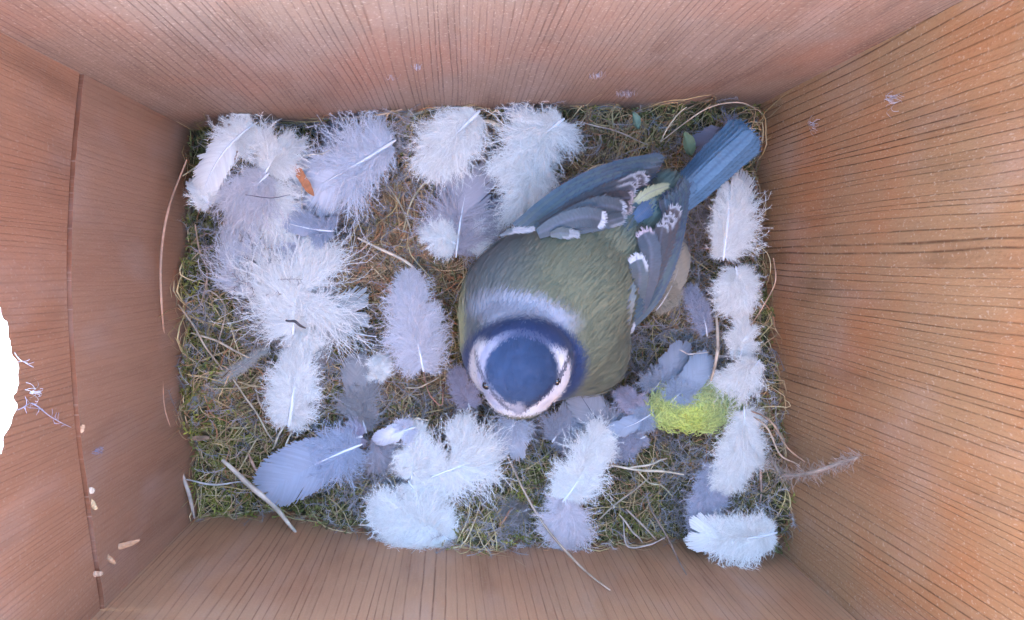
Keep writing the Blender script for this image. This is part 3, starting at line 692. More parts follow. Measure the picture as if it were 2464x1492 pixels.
ST = [
 ('long reddish tan stem arching up the left wall', [(448, 385, .9), (408, 500, 1.5), (388, 620, 1.9), (388, 740, 1.7), (400, 850, 1.0)], .035, (.55, .33, .22)),
 ('thin tan stem below the arching one on the left wall', [(388, 890, 1.5), (396, 980, 1.5), (410, 1060, 1.1), (396, 1150, 1.5)], .028, (.55, .33, .22)),
 ('short tan stalk sticking out of the top left feathers to the left', [(530, 405, .9), (480, 398, .8), (440, 425, .7)], .03, YEL),
 ('dark brown stalk beside the crumpled glossy feather', [(545, 330, .9), (570, 365, 1.1), (560, 385, 1.1)], .035, (.30, .17, .10)),
 ('broad pale straw slanting in the lower left corner', [(533, 1108, .7), (600, 1165, .75), (660, 1220, .7), (712, 1280, .5)], .085, (.50, .42, .33)),
 ('flat pale stalk standing in the bottom left corner', [(438, 1125, .5), (452, 1185, .6), (470, 1245, .4)], .06, (.50, .40, .32)),
 ('white thread-like stem in the bottom left corner', [(450, 1155, .55), (520, 1166, .6), (592, 1158, .5)], .03, (.50, .46, .42)),
 ('reddish bud-tipped stem beside the broad pale straw', [(597, 1095, .6), (612, 1122, .75), (640, 1170, .6)], .045, (.42, .26, .18)),
 ('pale straw lying alone in the centre of the nest', [(862, 573, .55), (930, 606, .65), (985, 635, .6), (1006, 658, .4)], .045, (.68, .58, .44)),
 ('shiny white quill-like stem right of the largest fluffy feather', [(808, 795, .8), (860, 802, .85), (905, 810, .7)], .022, (.70, .70, .70)),
 ('broad straw lying along the back wall left of the white feather', [(945, 268, .5), (985, 276, .55), (1030, 268, .5)], .06, (.45, .37, .27)),
 ('long thin tan stalk rising onto the back wall', [(820, 288, .5), (900, 278, .7), (968, 262, 1.1)], .028, (.52, .39, .27)),
 ('flat pale straw between the two white back wall feathers', [(1165, 290, .7), (1195, 300, .75), (1228, 314, .65)], .07, (.60, .50, .36)),
 ('bent thin straw hanging from the flat pale straw', [(1167, 296, .7), (1172, 320, .7), (1184, 355, .5)], .03, (.58, .48, .34)),
 ('small hooked stem above the flat pale straw', [(1172, 278, .6), (1195, 266, .75), (1208, 280, .5)], .025, (.55, .42, .26)),
 ('long curved grass blade left of the fan-shaped feather', [(1062, 425, .5), (1012, 450, .6), (985, 500, .6), (968, 560, .35)], .03, YEL),
 ('second curved grass blade, inside the long curved one', [(1048, 438, .5), (1024, 495, .6), (1010, 560, .5), (1008, 600, .3)], .026, YEL),
 ('thin wavy stem right of the broad shafted feather', [(930, 445, .5), (962, 490, .55), (985, 540, .5), (997, 596, .35)], .024, (.40, .34, .24)),
 ('pale curved stem across the right end of the bark chip', [(725, 375, .85), (770, 370, .9), (812, 352, .8)], .022, (.62, .56, .48)),
 ('fine stem hanging below the bark chip', [(727, 440, .8), (726, 480, .85), (722, 512, .7), (690, 522, .8)], .022, (.55, .46, .36)),
 ('long straw crossing from the nest down onto the near wall', [(1218, 1095, .5), (1272, 1200, .7), (1330, 1290, 1.1), (1400, 1368, 2.05), (1468, 1418, 3.0)], .04, (.50, .38, .28)),
 ('dark dry stem standing against the near wall', [(1560, 1215, .5), (1600, 1285, .8), (1625, 1330, 1.3), (1652, 1382, 1.9)], .04, (.24, .17, .13)),
 ('pale straw pointing right towards the corner feathers', [(1455, 1118, .6), (1530, 1130, .7), (1590, 1134, .7), (1645, 1142, .6)], .045, (.60, .52, .38)),
 ('shorter straw forking up from the pale straw', [(1500, 1128, .6), (1560, 1118, .75), (1605, 1104, .7)], .035, (.58, .50, .38)),
 ('curved thin stem below the fork of pale straws', [(1530, 1128, .6), (1560, 1160, .65), (1590, 1168, .65), (1618, 1195, .5)], .024, (.50, .45, .30)),
 ('straight straw leaning to the near wall left of the dark stem', [(1490, 1238, .6), (1520, 1275, .7), (1545, 1305, .7)], .035, (.46, .36, .28)),
 ('straw parallel to the leaning one, just right of it', [(1505, 1225, .6), (1545, 1262, .75), (1578, 1298, .7)], .035, (.42, .33, .26)),
 ('bent straw at the foot of the near wall right of the two leaning ones', [(1500, 1250, .6), (1508, 1312, .75), (1560, 1312, .8), (1600, 1295, .7)], .03, (.46, .38, .32)),
 ('straw crossing the moss towards the lower right', [(1440, 1250, .5), (1500, 1200, .6), (1560, 1150, .5)], .035, (.34, .28, .20)),
 ('v-shaped bent straw at the near wall, left of the pinkish feather', [(1105, 1235, .5), (1175, 1292, .7), (1185, 1290, .7), (1225, 1258, .5)], .03, (.48, .38, .27)),
 ('pale stem at the near wall left of the big downy feather', [(862, 1262, .6), (910, 1266, .6), (960, 1255, .5)], .04, (.55, .45, .36)),
 ('knotty tan twig beside the right wall feathers', [(1722, 755, .7), (1728, 830, 1.0), (1722, 870, 1.05), (1712, 915, .8)], .06, (.55, .43, .32)),
 ('thin pale stem across the pale blue feather', [(1635, 842, .85), (1662, 852, .9), (1705, 846, .9)], .02, (.62, .55, .50)),
 ('upper tan strand leaning out onto the right wall', [(1795, 985, .7), (1850, 1008, 1.3), (1893, 1075, 1.9), (1935, 1112, 2.4)], .03, (.48, .30, .20)),
 ('lower tan strand leaning out onto the right wall', [(1800, 992, .7), (1845, 1030, 1.2), (1880, 1095, 1.7), (1925, 1122, 2.3)], .03, (.58, .42, .30)),
 ('dark strand beside the down at the right wall', [(1802, 1005, .8), (1818, 1060, .9), (1835, 1110, .8)], .035, (.20, .11, .10)),
 ('upright tan stem in the lower right corner', [(1828, 1100, .6), (1832, 1160, .7), (1828, 1215, .6)], .04, (.46, .30, .22)),
 ('fine tan hair looping out on the right wall', [(1860, 620, 1.3), (1865, 680, 1.5), (1838, 735, 1.0), (1802, 790, .6)], .018, (.60, .38, .25)),
 ('forked stem at the back wall left of the tail', [(1590, 340, .6), (1618, 290, .8), (1652, 258, 1.0)], .026, (.58, .46, .30)),
 ('long looping stem along the back wall to the tail', [(1590, 340, .6), (1650, 295, .8), (1710, 258, 1.0), (1780, 246, 1.2), (1832, 268, .8)], .024, (.52, .38, .26)),
 ('thin stem running right from the large white back wall feather', [(1385, 292, .6), (1470, 312, .7), (1560, 348, .6)], .026, (.44, .34, .26)),
 ('bent golden stem lying above the upper wing', [(1395, 425, .9), (1440, 398, 1.0), (1490, 395, 1.0), (1520, 405, 1.0)], .03, (.58, .46, .28)),
 ('long thin straw slanting through the moss near the left wall', [(430, 733, .6), (475, 800, .7), (505, 850, .6), (560, 925, .5)], .03, (.46, .36, .26)),
 ('straw crossing it towards the largest fluffy feather', [(462, 800, .6), (540, 830, .7), (600, 862, .6)], .035, (.50, .42, .30)),
 ('straight straw ending above the smooth blue-grey feather', [(560, 912, .6), (610, 985, .65), (658, 1062, .5)], .028, (.50, .42, .30)),
 ('curved thin stem ending at the upright white feather', [(612, 925, .5), (628, 975, .6), (660, 1010, .6), (690, 1022, .5)], .026, (.48, .36, .26)),
 ('golden stem entering the upright white feather from the left', [(570, 920, .5), (610, 928, .65), (655, 936, .8)], .024, (.55, .42, .24)),
 ('left one of the two short straws above the smooth blue-grey feather', [(684, 1022, .7), (668, 1055, .7), (655, 1080, .5)], .035, (.58, .52, .40)),
 ('right one of the two short straws above the smooth blue-grey feather', [(700, 1040, .7), (688, 1075, .75), (672, 1115, .6)], .032, (.56, .50, .38)),
 ('wavy brown stem down the left edge of the nest', [(470, 540, .6), (478, 600, .6), (500, 660, .6), (482, 735, .6)], .026, (.42, .29, .20)),
 ('thin loop of stem in the moss beside the left wall', [(480, 735, .5), (500, 700, .6), (540, 740, .6), (525, 820, .5), (500, 900, .4)], .022, (.42, .33, .24)),
 ('dark twig lying on the largest fluffy feather', [(688, 770, 1.25), (712, 776, 1.3), (736, 790, 1.2)], .04, (.10, .085, .09)),
 ('dark hair crossing the lower side of the top left clump', [(590, 470, 1.2), (650, 475, 1.25), (700, 470, 1.1)], .012, (.12, .11, .15)),
 ('thin pale stem slanting in the moss right of the mottled feather', [(975, 935, .5), (1020, 928, .6), (1060, 905, .5)], .024, (.50, .40, .28)),
 ('pale stick under the curled shiny feather', [(975, 1015, .5), (1005, 1008, .6), (1032, 1012, .5)], .035, (.56, .48, .36)),
 ('curled reddish fibre beside the oval white feather', [(1020, 900, .5), (1035, 950, .6), (1062, 975, .55), (1068, 930, .4)], .02, (.45, .22, .15)),
]
for l, pts, r, c in ST:
    straw('dry_stem', l, 'straw', pts, r=r*.82, col=c, group=G)
straw('lint_thread', 'grey-pink fluffy thread hanging from the nest onto the right wall', 'thread', [(1850, 1095, .9), (1885, 1140, 1.6), (1960, 1136, 2.6), (2030, 1112, 3.4), (2085, 1092, 4.0)], r=.045, col=(.42, .33, .27), hairy=700)
straw('cobweb_strand', 'thin bluish thread trailing from the entrance hole to the board joint', 'thread', [(u, v, zleft_(u, v)+.12) for u, v in ((40, 985), (80, 972), (120, 1000), (172, 1030))], r=.009, col=(.45, .45, .55), hairy=24)
straw('cobweb_strand', 'curled white fibre poking from the upper rim of the entrance hole', 'thread', [(u, v, zleft_(u, v)+.1) for u, v in ((35, 850), (55, 870), (80, 882))], r=.008, col=(.65, .65, .7), hairy=6)

def zleft(u, v):
    return on_left(u, v, 0.0)[1]
def chip(name, label, cat, u, v, z, length, width, ang, col, tilt=.15, thick=.03, jag=.45):
    """splintered flake: irregular elongated outline with thickness"""
    n = 14; K = n
    s = np.linspace(-1, 1, K); w = (1-np.abs(s)**3)*width*.5+.015
    up_ = np.array([w[i]*(1+rng.uniform(-.35, .35)*jag) for i in range(K)]); dn = -w*(1+rng.uniform(-.35, .35, K)*jag)
    ca, sa = math.cos(ang), math.sin(ang); o = np.array(P(u, v, z)); V = []; C = []
    for zz, sh_ in ((thick, 1.0), (0, .7)):
        for i in range(K):
            for yy in (up_[i], 0.0, dn[i]):
                x = s[i]*length/2; yb = yy+.12*length*(s[i]**2-.3)*.3
                V.append(o+np.array([x*ca-yb*sa, x*sa+yb*ca, zz*(1.0 if yy == 0 else .6)+tilt*x+rng.uniform(-.008, .008)]))
                C.append(np.array(col)*rng.uniform(.75, 1.25)*sh_)
    q = []
    for i in range(K-1):
        for k in range(2):
            a = i*3+k; q.append([a, a+1, a+4, a+3]); b = a+K*3; q.append([b+3, b+4, b+1, b])
        for k in (0, 2):
            a = i*3+k; b = a+K*3; q.append([a, a+3, b+3, b])
    mb = MB(); mb.add(V, C, quads=q)
    ob = mb.build(name, M_straw, smooth=False, origin=o); ob.location = o
    return tag(ob, label, cat)
chip('bark_chip', 'orange-brown bark chip between the fluffy clump and the broad feather', 'bark chip', 731, 434, .95, .86, .17, -1.05, (.50, .20, .09))
chip('wood_splinter', 'largest pale splinter on the left wall near the bottom', 'wood splinter', 288, 1314, zleft(288, 1314)+.12, .72, .09, .18, (.56, .30, .16), tilt=-.2)
chip('wood_splinter', 'short pale splinter just below the largest one', 'wood splinter', 262, 1342, zleft(262, 1342)+.12, .34, .07, -.7, (.56, .30, .16))
chip('wood_splinter', 'curled pale shaving on the board joint, left of the larger splinters', 'wood splinter', 234, 1380, zleft(234, 1380)+.12, .24, .07, .1, (.62, .38, .24))
chip('wood_splinter', 'tiny whitish shaving highest on the lower part of the board joint', 'wood splinter', 219, 1180, zleft(219, 1180)+.12, .15, .08, .2, (.78, .62, .46))
chip('wood_splinter', 'yellowish curled shaving below the whitish one on the joint', 'wood splinter', 224, 1212, zleft(224, 1212)+.12, .25, .06, -1.0, (.66, .45, .24))
chip('wood_splinter', 'small upright shaving on the joint beside the bluish thread', 'wood splinter', 198, 1032, zleft(198, 1032)+.12, .18, .05, 1.1, (.66, .42, .26))
chip('bark_chip', 'flat brown flake in the moss by the left wall', 'bark chip', 478, 1054, .3, .55, .10, .06, (.30, .19, .12))
def leaf(label, u0, v0, u1, v1, z, wpx, col):
    a, b = np.array(P(u0, v0, z)), np.array(P(u1, v1, z+.25)); K = 12; s = np.linspace(0, 1, K)
    ax = b-a; sd = unit(np.cross(ax, [0, 0, 1.])); w = np.sin(np.pi*s**.8)**.8*cm(wpx, z)*(1+rng.normal(0, .12, K))
    V = []; C = []
    for i in range(K):
        c = a+ax*s[i]+np.array([0, 0, .08*math.sin(s[i]*3)])
        for k, f in enumerate((-1, -.5, 0, .5, 1)):
            V.append(c+sd*w[i]*f+np.array([0, 0, abs(f)*.08])); C.append(np.array(col)*(1.2 if k == 2 else rng.uniform(.8, 1.1)))
    q = [[i*5+k, i*5+k+1, i*5+k+6, i*5+k+5] for i in range(K-1) for k in range(4)]
    mb = MB(); mb.add(V, C, quads=q)
    ob = mb.build('leaf', M_moss, origin=a); ob.location = a; tag(ob, label, 'leaf', 'small green leaves at the back wall')
leaf('dull green leaf between the upper wing tip and the tail', 1662, 375, 1643, 318, .75, 16, (.16, .20, .11))
leaf('narrow grey-green leaf at the back wall left of the tail', 1535, 312, 1520, 270, .65, 9, (.20, .27, .19))

# yellow-green fluff
def fluff_ball():
    c = np.array(P(1672, 975, .55)); root = c
    n = 7500; K = 7
    d = unit(rng.normal(0, 1, (n, 3))); d[:, 2] = np.abs(d[:, 2])
    R = np.array([cm(100, .5), cm(54, .5), .18])
    st = c+d*R*rng.uniform(.3, 1, (n, 1))**.5*rng.choice([.8, 1, 1, 1, 1.15, 1.38], (n, 1))
    s = np.linspace(0, 1, K)[None, :, None]
    t1 = unit(np.cross(d, rng.normal(0, 1, (n, 3)))); t2 = np.cross(d, t1)
    l = rng.uniform(.10, .34, (n, 1, 1)); ph = rng.uniform(0, 6.28, (n, 1, 1)); fr = rng.uniform(2, 6, (n, 1, 1))
    PT = st[:, None]+t1[:, None]*l*(s-.5)*1.6+t2[:, None]*l*.45*np.sin(s*fr+ph)+d[:, None]*.05*np.sin(s*5+ph)
    PT = clampin(PT)
    T = unit(np.gradient(PT, axis=1)); side = unit(np.cross(T, np.broadcast_to([.1, .1, 1.], T.shape)))
    f = ((d[:, 0]*.5+d[:, 2]*.6+.2).clip(0, 1))[:, None]
    f = np.clip(1.1-np.abs(d[:, 0:1]+.25)*.9-np.maximum(d[:, 1:2], 0)*.9, 0, 1)
    cc = (np.array([.80, .85, .26])*f+np.array([.60, .66, .34])*(1-f))*rng.uniform(.75, 1.2, (n, 1))
    mb = MB(); ribbons(mb, PT, np.full((n, K), .02), side, cc)
    ob = mb.build('wool_fluff', M_down, origin=root); ob.location = root
    tag(ob, 'tuft of bright yellow-green fluffy fibre in the lower right of the nest', 'wool fluff')
fluff_ball()

# ------------------------------------------------------------------ the bird
bird = empty('blue_tit', P(1400, 700, 0), 'blue tit with blue cap and tail crouching in the nest, head towards the viewer side', 'bird')
OB = np.array(bird.location)
ELL = [  # centre px, z, radii (cm)
 ((1310, 760), 1.9, (1.98, 1.98, 1.7)),
 ((1255, 815), 2.0, (1.42, 1.55, 1.5)),
 ((1370, 690), 2.1, (1.62, 1.62, 1.45)),
 ((1450, 600), 2.15, (1.0, 1.0, 1.0)),
 ((1400, 840), 1.7, (1.1, 1.1, 1.2)),
 ((1530, 520), 1.9, (.75, .75, .7)),
 ((1600, 455), 1.75, (.42, .42, .4)),
 ((1262, 830), 2.9, (1.18, 1.10, 1.0)),
 ((1260, 872), 3.55, (1.02, .98, .92)),
 ((1252, 918), 3.30, (.80, .80, .78)),
 ((1248, 955), 3.00, (.50, .48, .5)),
]
def bird_body():
    V = []; F = []; n0 = 0; nu, nv = 36, 20
    for (px, z, r) in ELL:
        c = np.array(P(px[0], px[1], z))
        for j in range(nv+1):
            for i in range(nu):
                a = i/nu*2*math.pi; b = j/nv*math.pi
                V.append(c+np.array([r[0]*math.cos(a)*math.sin(b), r[1]*math.sin(a)*math.sin(b), r[2]*math.cos(b)]))
        for j in range(nv):
            for i in range(nu):
                F.append([n0+j*nu+i, n0+(j+1)*nu+i, n0+(j+1)*nu+(i+1) % nu, n0+j*nu+(i+1) % nu])
        n0 = len(V)
    me = bpy.data.meshes.new('tmp'); me.from_pydata([tuple(v) for v in V], [], F)
    ob = bpy.data.objects.new('tmp', me); COL.objects.link(ob)
    m = ob.modifiers.new('r', 'REMESH'); m.mode = 'VOXEL'; m.voxel_size = .07
    s = ob.modifiers.new('s', 'SMOOTH'); s.factor = .5; s.iterations = 22
    dg = bpy.context.evaluated_depsgraph_get(); m2 = bpy.data.meshes.new_from_object(ob.evaluated_get(dg))
    bpy.data.objects.remove(ob); bpy.data.meshes.remove(me)
    return m2
bm_ = bird_body()
nv_ = len(bm_.vertices); bv = np.zeros(nv_*3, np.float32); bm_.vertices.foreach_get('co', bv); bv = bv.reshape(-1, 3).astype(float)
bn = np.zeros(nv_*3, np.float32); bm_.vertices.foreach_get('normal', bn); bn = bn.reshape(-1, 3).astype(float)
bvh = BVHTree.FromPolygons([Vector(v) for v in bv], [list(p.vertices) for p in bm_.polygons])
def sst(a, b, x): t = np.clip((x-a)/(b-a), 0, 1); return t*t*(3-2*t)
def bird_col(p):
    """plumage pattern of the species; crown centred on the head, u,v = plan position in photo pixels"""
    u, v = proj(p); z = p[:, 2]; n = len(u)
    jit = rng.normal(0, 1, (n, 2)); hj = 1-.6*sst(760, 840, v)*sst(1430, 1390, u); u = u+jit[:, 0]*2.5*hj; v = v+jit[:, 1]*2.5*hj
    olive = np.array([.175, .180, .115]); grey = np.array([.165, .185, .195])
    yel = np.array([.42, .42, .20]); blue = np.array([.040, .068, .135]); navy = np.array([.038, .062, .150])
    white = np.array([.76, .74, .75]); nape = np.array([.36, .375, .43])
    g = sst(1330, 1150, u+.25*(v-700))[:, None]*.75
    c = olive*(1-g)+grey*g
    def mix(c, col, m): m = np.clip(m, 0, 1)[:, None]; return c*(1-m)+col*m
    c = mix(c, np.array([.14, .20, .18]), sst(1450, 1540, u)*sst(620, 520, v)*.8)
    # yellow underside
    c = mix(c, yel, sst(2.0, 1.35, z))
    c = mix(c, yel, sst(-6, 22, (v-958)+.28*(u-1400)*(u > 1400))*(u > 1310))
    c = mix(c, yel*1.05, sst(1126, 1108, u-.35*np.maximum(v-860, 0))*sst(560, 640, v))
    # nape patch
    d = np.sqrt(((u-1258-.12*(v-750))/140)**2+((v-752-.14*(u-1255))/58)**2); c = mix(c, nape, sst(1.15, .6, d))
    # collar
    d = np.sqrt(((u-1258)/150)**2+((v-878)/112)**2)
    dark = sst(1.14, .95, d); c = mix(c, navy, dark)
    # cheeks
    dc = np.sqrt(((u-1250)/127)**2+((v-884)/122)**2)
    ch = sst(1.0, .93, dc)*sst(822, 850, v+.25*np.abs(u-1190)*(u < 1200)-.18*(u-1330)*(u > 1330)+(12*(u < 1250)))
    c = mix(c, white, ch)
    c = mix(c, white*np.array([.95, .90, .89]), ch*(u > 1300)*.6)
    # pale band round the crown
    dk = np.sqrt(((u-1252)/100)**2+((v-893)/(98 if True else 0))**2)
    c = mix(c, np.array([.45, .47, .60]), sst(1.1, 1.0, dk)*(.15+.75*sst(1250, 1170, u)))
    # crown, egg shaped
    hw = np.where(v < 890, 92, 92-.00*(v-890)-.30*np.maximum(v-915, 0))
    dcr = np.sqrt(((u-1256)/hw)**2+((v-888)/np.where(v < 888, 84, 96))**2)
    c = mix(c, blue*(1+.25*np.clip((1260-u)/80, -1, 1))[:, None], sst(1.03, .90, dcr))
    # eye stripes converge on the bill
    for pts in ([(1142, 845), (1160, 900), (1182, 940), (1212, 972), (1243, 992)], [(1372, 850), (1352, 895), (1325, 932), (1290, 965), (1252, 990)]):
        q = smooth_path([(a, b) for a, b in pts], 30); dd = np.min(np.hypot(u[:, None]-q[None, :, 0], v[:, None]-q[None, :, 1]), 1)
        c = mix(c, np.array([.03, .035, .07]), sst(np.where(u < 1250, 6.0, 8.0), np.where(u < 1250, 2.5, 3.5), dd)*(z > 2.2)*np.where(u < 1250, .75, .85))
    c = mix(c, np.array([.36, .36, .42]), sst(22, 6, np.hypot((u-1245)*.8, v-982))*(z > 2))
    return c
def body_mesh():
    tr = [list(p.vertices) for p in bm_.polygons]
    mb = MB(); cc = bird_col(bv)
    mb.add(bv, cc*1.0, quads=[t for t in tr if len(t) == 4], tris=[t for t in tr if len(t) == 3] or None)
    # contour feathers: short overlapping strips flowing to the tail
    n = 46000
    i = rng.integers(0, nv_, n); p = bv[i]+rng.normal(0, .03, (n, 3)); nn = bn[i]
    u, v = proj(p)
    back = unit(np.array(P(1620, 440, 1.6))-np.array(P(1290, 790, 3.0)))
    headv = unit(np.array(P(1262, 780, 3.4))-np.array(P(1246, 975, 3.0)))
    h = sst(690, 790, v)*sst(1440, 1390, u)
    fl = back*(1-h[:, None])+headv*h[:, None]
    # at head level flow away from the bill tip
    bill = np.array(P(1246, 990, 2.8)); fr = unit(p-bill); fl = fl*(1-.7*h[:, None])+fr*.7*h[:, None]
    fl = fl-nn*np.sum(fl*nn, 1, keepdims=True); fl = unit(fl+rng.normal(0, .06, (n, 3))*(1-.3*h[:, None])); fl = unit(fl-nn*np.sum(fl*nn, 1, keepdims=True))
    K = 5; s = np.linspace(0, 1, K)[None, :, None]
    L = (rng.uniform(.16, .30, n)*(1-.74*h))[:, None, None]
    lift = rng.uniform(.0, .012, (n, 1, 1))
    PT = p[:, None]+fl[:, None]*L*s+nn[:, None]*(.004+L*lift*s-L*L*s*s*.235)
    side = np.broadcast_to(unit(np.cross(fl, nn))[:, None], PT.shape)
    W = (rng.uniform(.022, .045, n)*(1-.35*h))[:, None]*np.array([.8, 1, .9, .6, .12])[None]
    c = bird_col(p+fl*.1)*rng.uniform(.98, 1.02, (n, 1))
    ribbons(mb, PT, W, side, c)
    mb.build('body', M_bird, bird, origin=OB)
body_mesh()

def body_z(u, v):
    d = ray(u, v).normalized(); hit = bvh.ray_cast(CAM, d)
    return hit[0].z if hit[0] is not None else None
def blade(pts, w0, w1, colf, name='flight_feather', parent=None, lift=.08, cam=.07, tipround=.12, rach=(.16, .17, .22), zmin=None, K=64, mat=None):
    """pts: [(u,v,z)] centreline; w0/w1 widths (cm) left/right of the shaft"""
    W = []
    for (u, v, z) in pts:
        bz = body_z(u, v)
        if bz is not None: z = max(z, bz+lift)
        W.append(np.array(P(u, v, z)))
    pp = smooth_path(W, K); T = unit(np.gradient(pp, axis=0)); side = unit(np.cross(T, [0, 0, 1.])); up = np.cross(side, T)
    s = np.linspace(0, 1, K); J = 9; f = np.array([-1, -.9, -.6, -.3, 0, .3, .6, .9, 1.])
    prof = np.minimum(1, np.sqrt(np.clip(1-((s-(1-tipround))/tipround).clip(0, 1)**2, 0, 1)))*np.interp(s, [0, .15, .6, 1], [.55, .85, 1, .85])
    V = []; C = []; bs_ = rng.normal(0, .055, K+40)
    for i in range(K):
        for j in range(J):
            wd = (w0 if f[j] < 0 else w1)*prof[i]
            ph = math.sin(i*2.4+j*.3)*.002
            V.append(pp[i]+side[i]*f[j]*wd+up[i]*(cam*(1-f[j]**2)*max(w0, w1)*.5+ph)); 
            c = np.array(colf(s[i], f[j])); 
            if abs(f[j]) < .05: c = c*.55+np.array(rach)*.45
            C.append(c*(1+bs_[min(K+39, max(0, int(i+20-abs(f[j])*7)))]))
    q = [[i*J+j, i*J+j+1, (i+1)*J+j+1, (i+1)*J+j] for i in range(K-1) for j in range(J-1)]
    V = np.array(V); C = np.array(C)
    # underside copy gives the blade thickness
    V2 = V-np.repeat(up, J, 0)*.012; nq = len(V)
    mb = MB(); mb.add(np.concatenate([V, V2]), np.concatenate([C, C*.85]), quads=q+[[d+nq, c_+nq, b+nq, a+nq] for a, b, c_, d in q])
    # barb fringe along both edges and tip
    nf = 130; fi = rng.integers(int(K*.25), K-1, nf); fi[:50] = rng.integers(int(K*.9), K, 50); fj = np.where(rng.uniform(0, 1, nf) < .5, 0, J-1)
    fj[:50] = rng.integers(0, J, 50); P0 = V[fi*J+fj]; sg = np.where(fj < J//2, -1., 1.)[:, None]*np.where(np.arange(nf) < 50, .3, .55)[:, None]
    dr = unit(T[fi]+side[fi]*sg+rng.normal(0, .12, (nf, 3))); kk = np.linspace(-.3, 1, 4)[None, :, None]; ll = rng.uniform(.04, .10, (nf, 1, 1))
    ribbons(mb, P0[:, None]+dr[:, None]*kk*ll-up[fi][:, None]*.004, np.tile(np.array([.02, .018, .012, .003]), (nf, 1)), np.repeat(unit(np.cross(dr, up[fi]))[:, None], 4, 1), C[fi*J+fj])
    o = mb.build(name, mat or M_flight, parent, origin=np.array(parent.matrix_world.translation) if False else None)
    return o
def fix(o, parent_obj, thing_loc):
    me = o.data; n = len(me.vertices); a = np.zeros(n*3, np.float32); me.vertices.foreach_get('co', a)
    a = a.reshape(-1, 3)-np.array(thing_loc, np.float32); me.vertices.foreach_set('co', a.ravel()); me.update()

DB = np.array([.085, .13, .165]); SL = np.array([.068, .080, .092]); BLc = np.array([.115, .215, .40]); PALE = np.array([.42, .43, .46]); TEAL = np.array([.095, .135, .145])
def c_prim(edge=+1, blue=DB):
    return lambda s, f: (blue if f*edge > -.15 else SL)*(1.0-.12*abs(f)) if abs(f) < .99 else np.array([.07, .085, .13])
def c_tip(body, inner, t0=.90, white=PALE, edge=1, amt=1.0, rim=.3):
    rim = rim*.35
    def g(s, f):
        c = body*(.45+.55*(f*edge > 0))+inner*.55*(f*edge <= 0)
        k = min(1, max(0, (s-(t0+.055-.05*(1+f*edge)*.5-.02*abs(f)))/.03))*amt*(.35+.65*(f*edge > -.5))
        if abs(f) > .95: k = max(k, rim*min(1, max(0, (s-.35)/.3)))
        return c*(1-k)+white*k
    return g
def wing(name_label, feathers):
    w = empty('wing', (0, 0, 0), None, None); 
    for k in ('label', 'category'):
        if k in w: del w[k]
    w.parent = bird; w['label'] = name_label
    for (pts, a, b, cf, kw) in feathers:
        o = blade(pts, a, b, cf, parent=w, **kw); fix(o, w, OB)
    return w
def Wc(x, y): return (1155+x/2.2985, 216.9+y/2.2985)
def WP(*pts): return [(*Wc(x, y), z) for x, y, z in pts]
def c_cres(body, white=PALE, amt=1.0, side=1, wide=.05, down=.78, brown=None):
    """dark feather with a pale crescent round the tip, running down one edge"""
    def g(s, f):
        c = body*(1.08 if f*side > 0 else .80)
        if brown is not None: c = c*(1-.6*s)+brown*.6*s
        k = min(1, max(0, (s-(1-wide-.03*abs(f)))/.02))
        if f*side > .75: k = max(k, min(1, max(0, (s-down)/.08))*.85)
        return c*(1-k*amt)+white*k*amt
    return g
BRN = np.array([.092, .076, .078]); DK = np.array([.075, .08, .10])
Lf = []
for k in range(7):
    tx, ty = [(1018, 372), (1005, 392), (992, 418), (975, 448), (955, 478), (930, 500), (905, 515)][k]
    Lf.append((WP((190+26*k, 752+6*k, 2.3+.03*k), (480+12*k, 545+16*k, 2.6+.03*k), (760+4*k, 425+19*k, 2.5+.03*k), (tx, ty, 2.1+.03*k)), .14, .16, c_prim(-1, TEAL*1.05 if k % 2 else DB), dict(tipround=.05)))
for k, (tx, ty) in enumerate([(925, 478), (875, 492), (862, 540)]):
    Lf.append((WP((330+10*k, 745, 2.7), (620, 600+12*k, 2.8+.04*k), (tx, ty, 2.55+.05*k)), .17, .17, c_cres(SL*.95, PALE, .8, -1, .03, brown=BRN), dict(tipround=.07)))
for k, (tx, ty) in enumerate([(848, 590), (842, 648)]):
    Lf.append((WP((340, 760, 2.85), (600, 640+10*k, 2.95+.04*k), (tx, ty, 2.75+.05*k)), .17, .18, c_cres(BRN*.9, np.array([.40, .34, .34]), .9, 1, .03, .7), dict(tipround=.10)))
Lf.append((WP((330, 778, 3.0), (560, 672, 3.15), (700, 640, 3.1), (800, 668, 3.0)), .20, .22, c_cres(SL*1.0, PALE*1.1, 1, -1, .06, .84), dict(tipround=.14)))
Lf.append((WP((520, 780, 3.1), (680, 735, 3.15), (800, 700, 3.05)), .13, .13, c_cres(SL*1.1, PALE*.8, .7, 1, .03, .6), dict(tipround=.12)))
Lf.append((WP((320, 795, 3.15), (480, 722, 3.3), (600, 700, 3.3), (690, 722, 3.2)), .20, .20, c_cres(np.array([.08, .098, .115]), PALE*1.25, 1, -1, .085, .88), dict(tipround=.16)))
Lf.append((WP((390, 800, 3.25), (450, 790, 3.35), (540, 800, 3.3)), .09, .09, c_cres(np.array([.13, .15, .15]), PALE, .55, 1, .25, .5), dict(tipround=.4)))
Lf.append((WP((110, 805, 3.0), (180, 778, 3.1), (290, 768, 3.2)), .035, .045, c_cres(np.array([.13, .15, .16]), PALE, .6, 1, .5, .3), dict(tipround=.3)))
wing('upper wing folded over the back, blue-grey with white-tipped coverts', Lf)
Rf = []
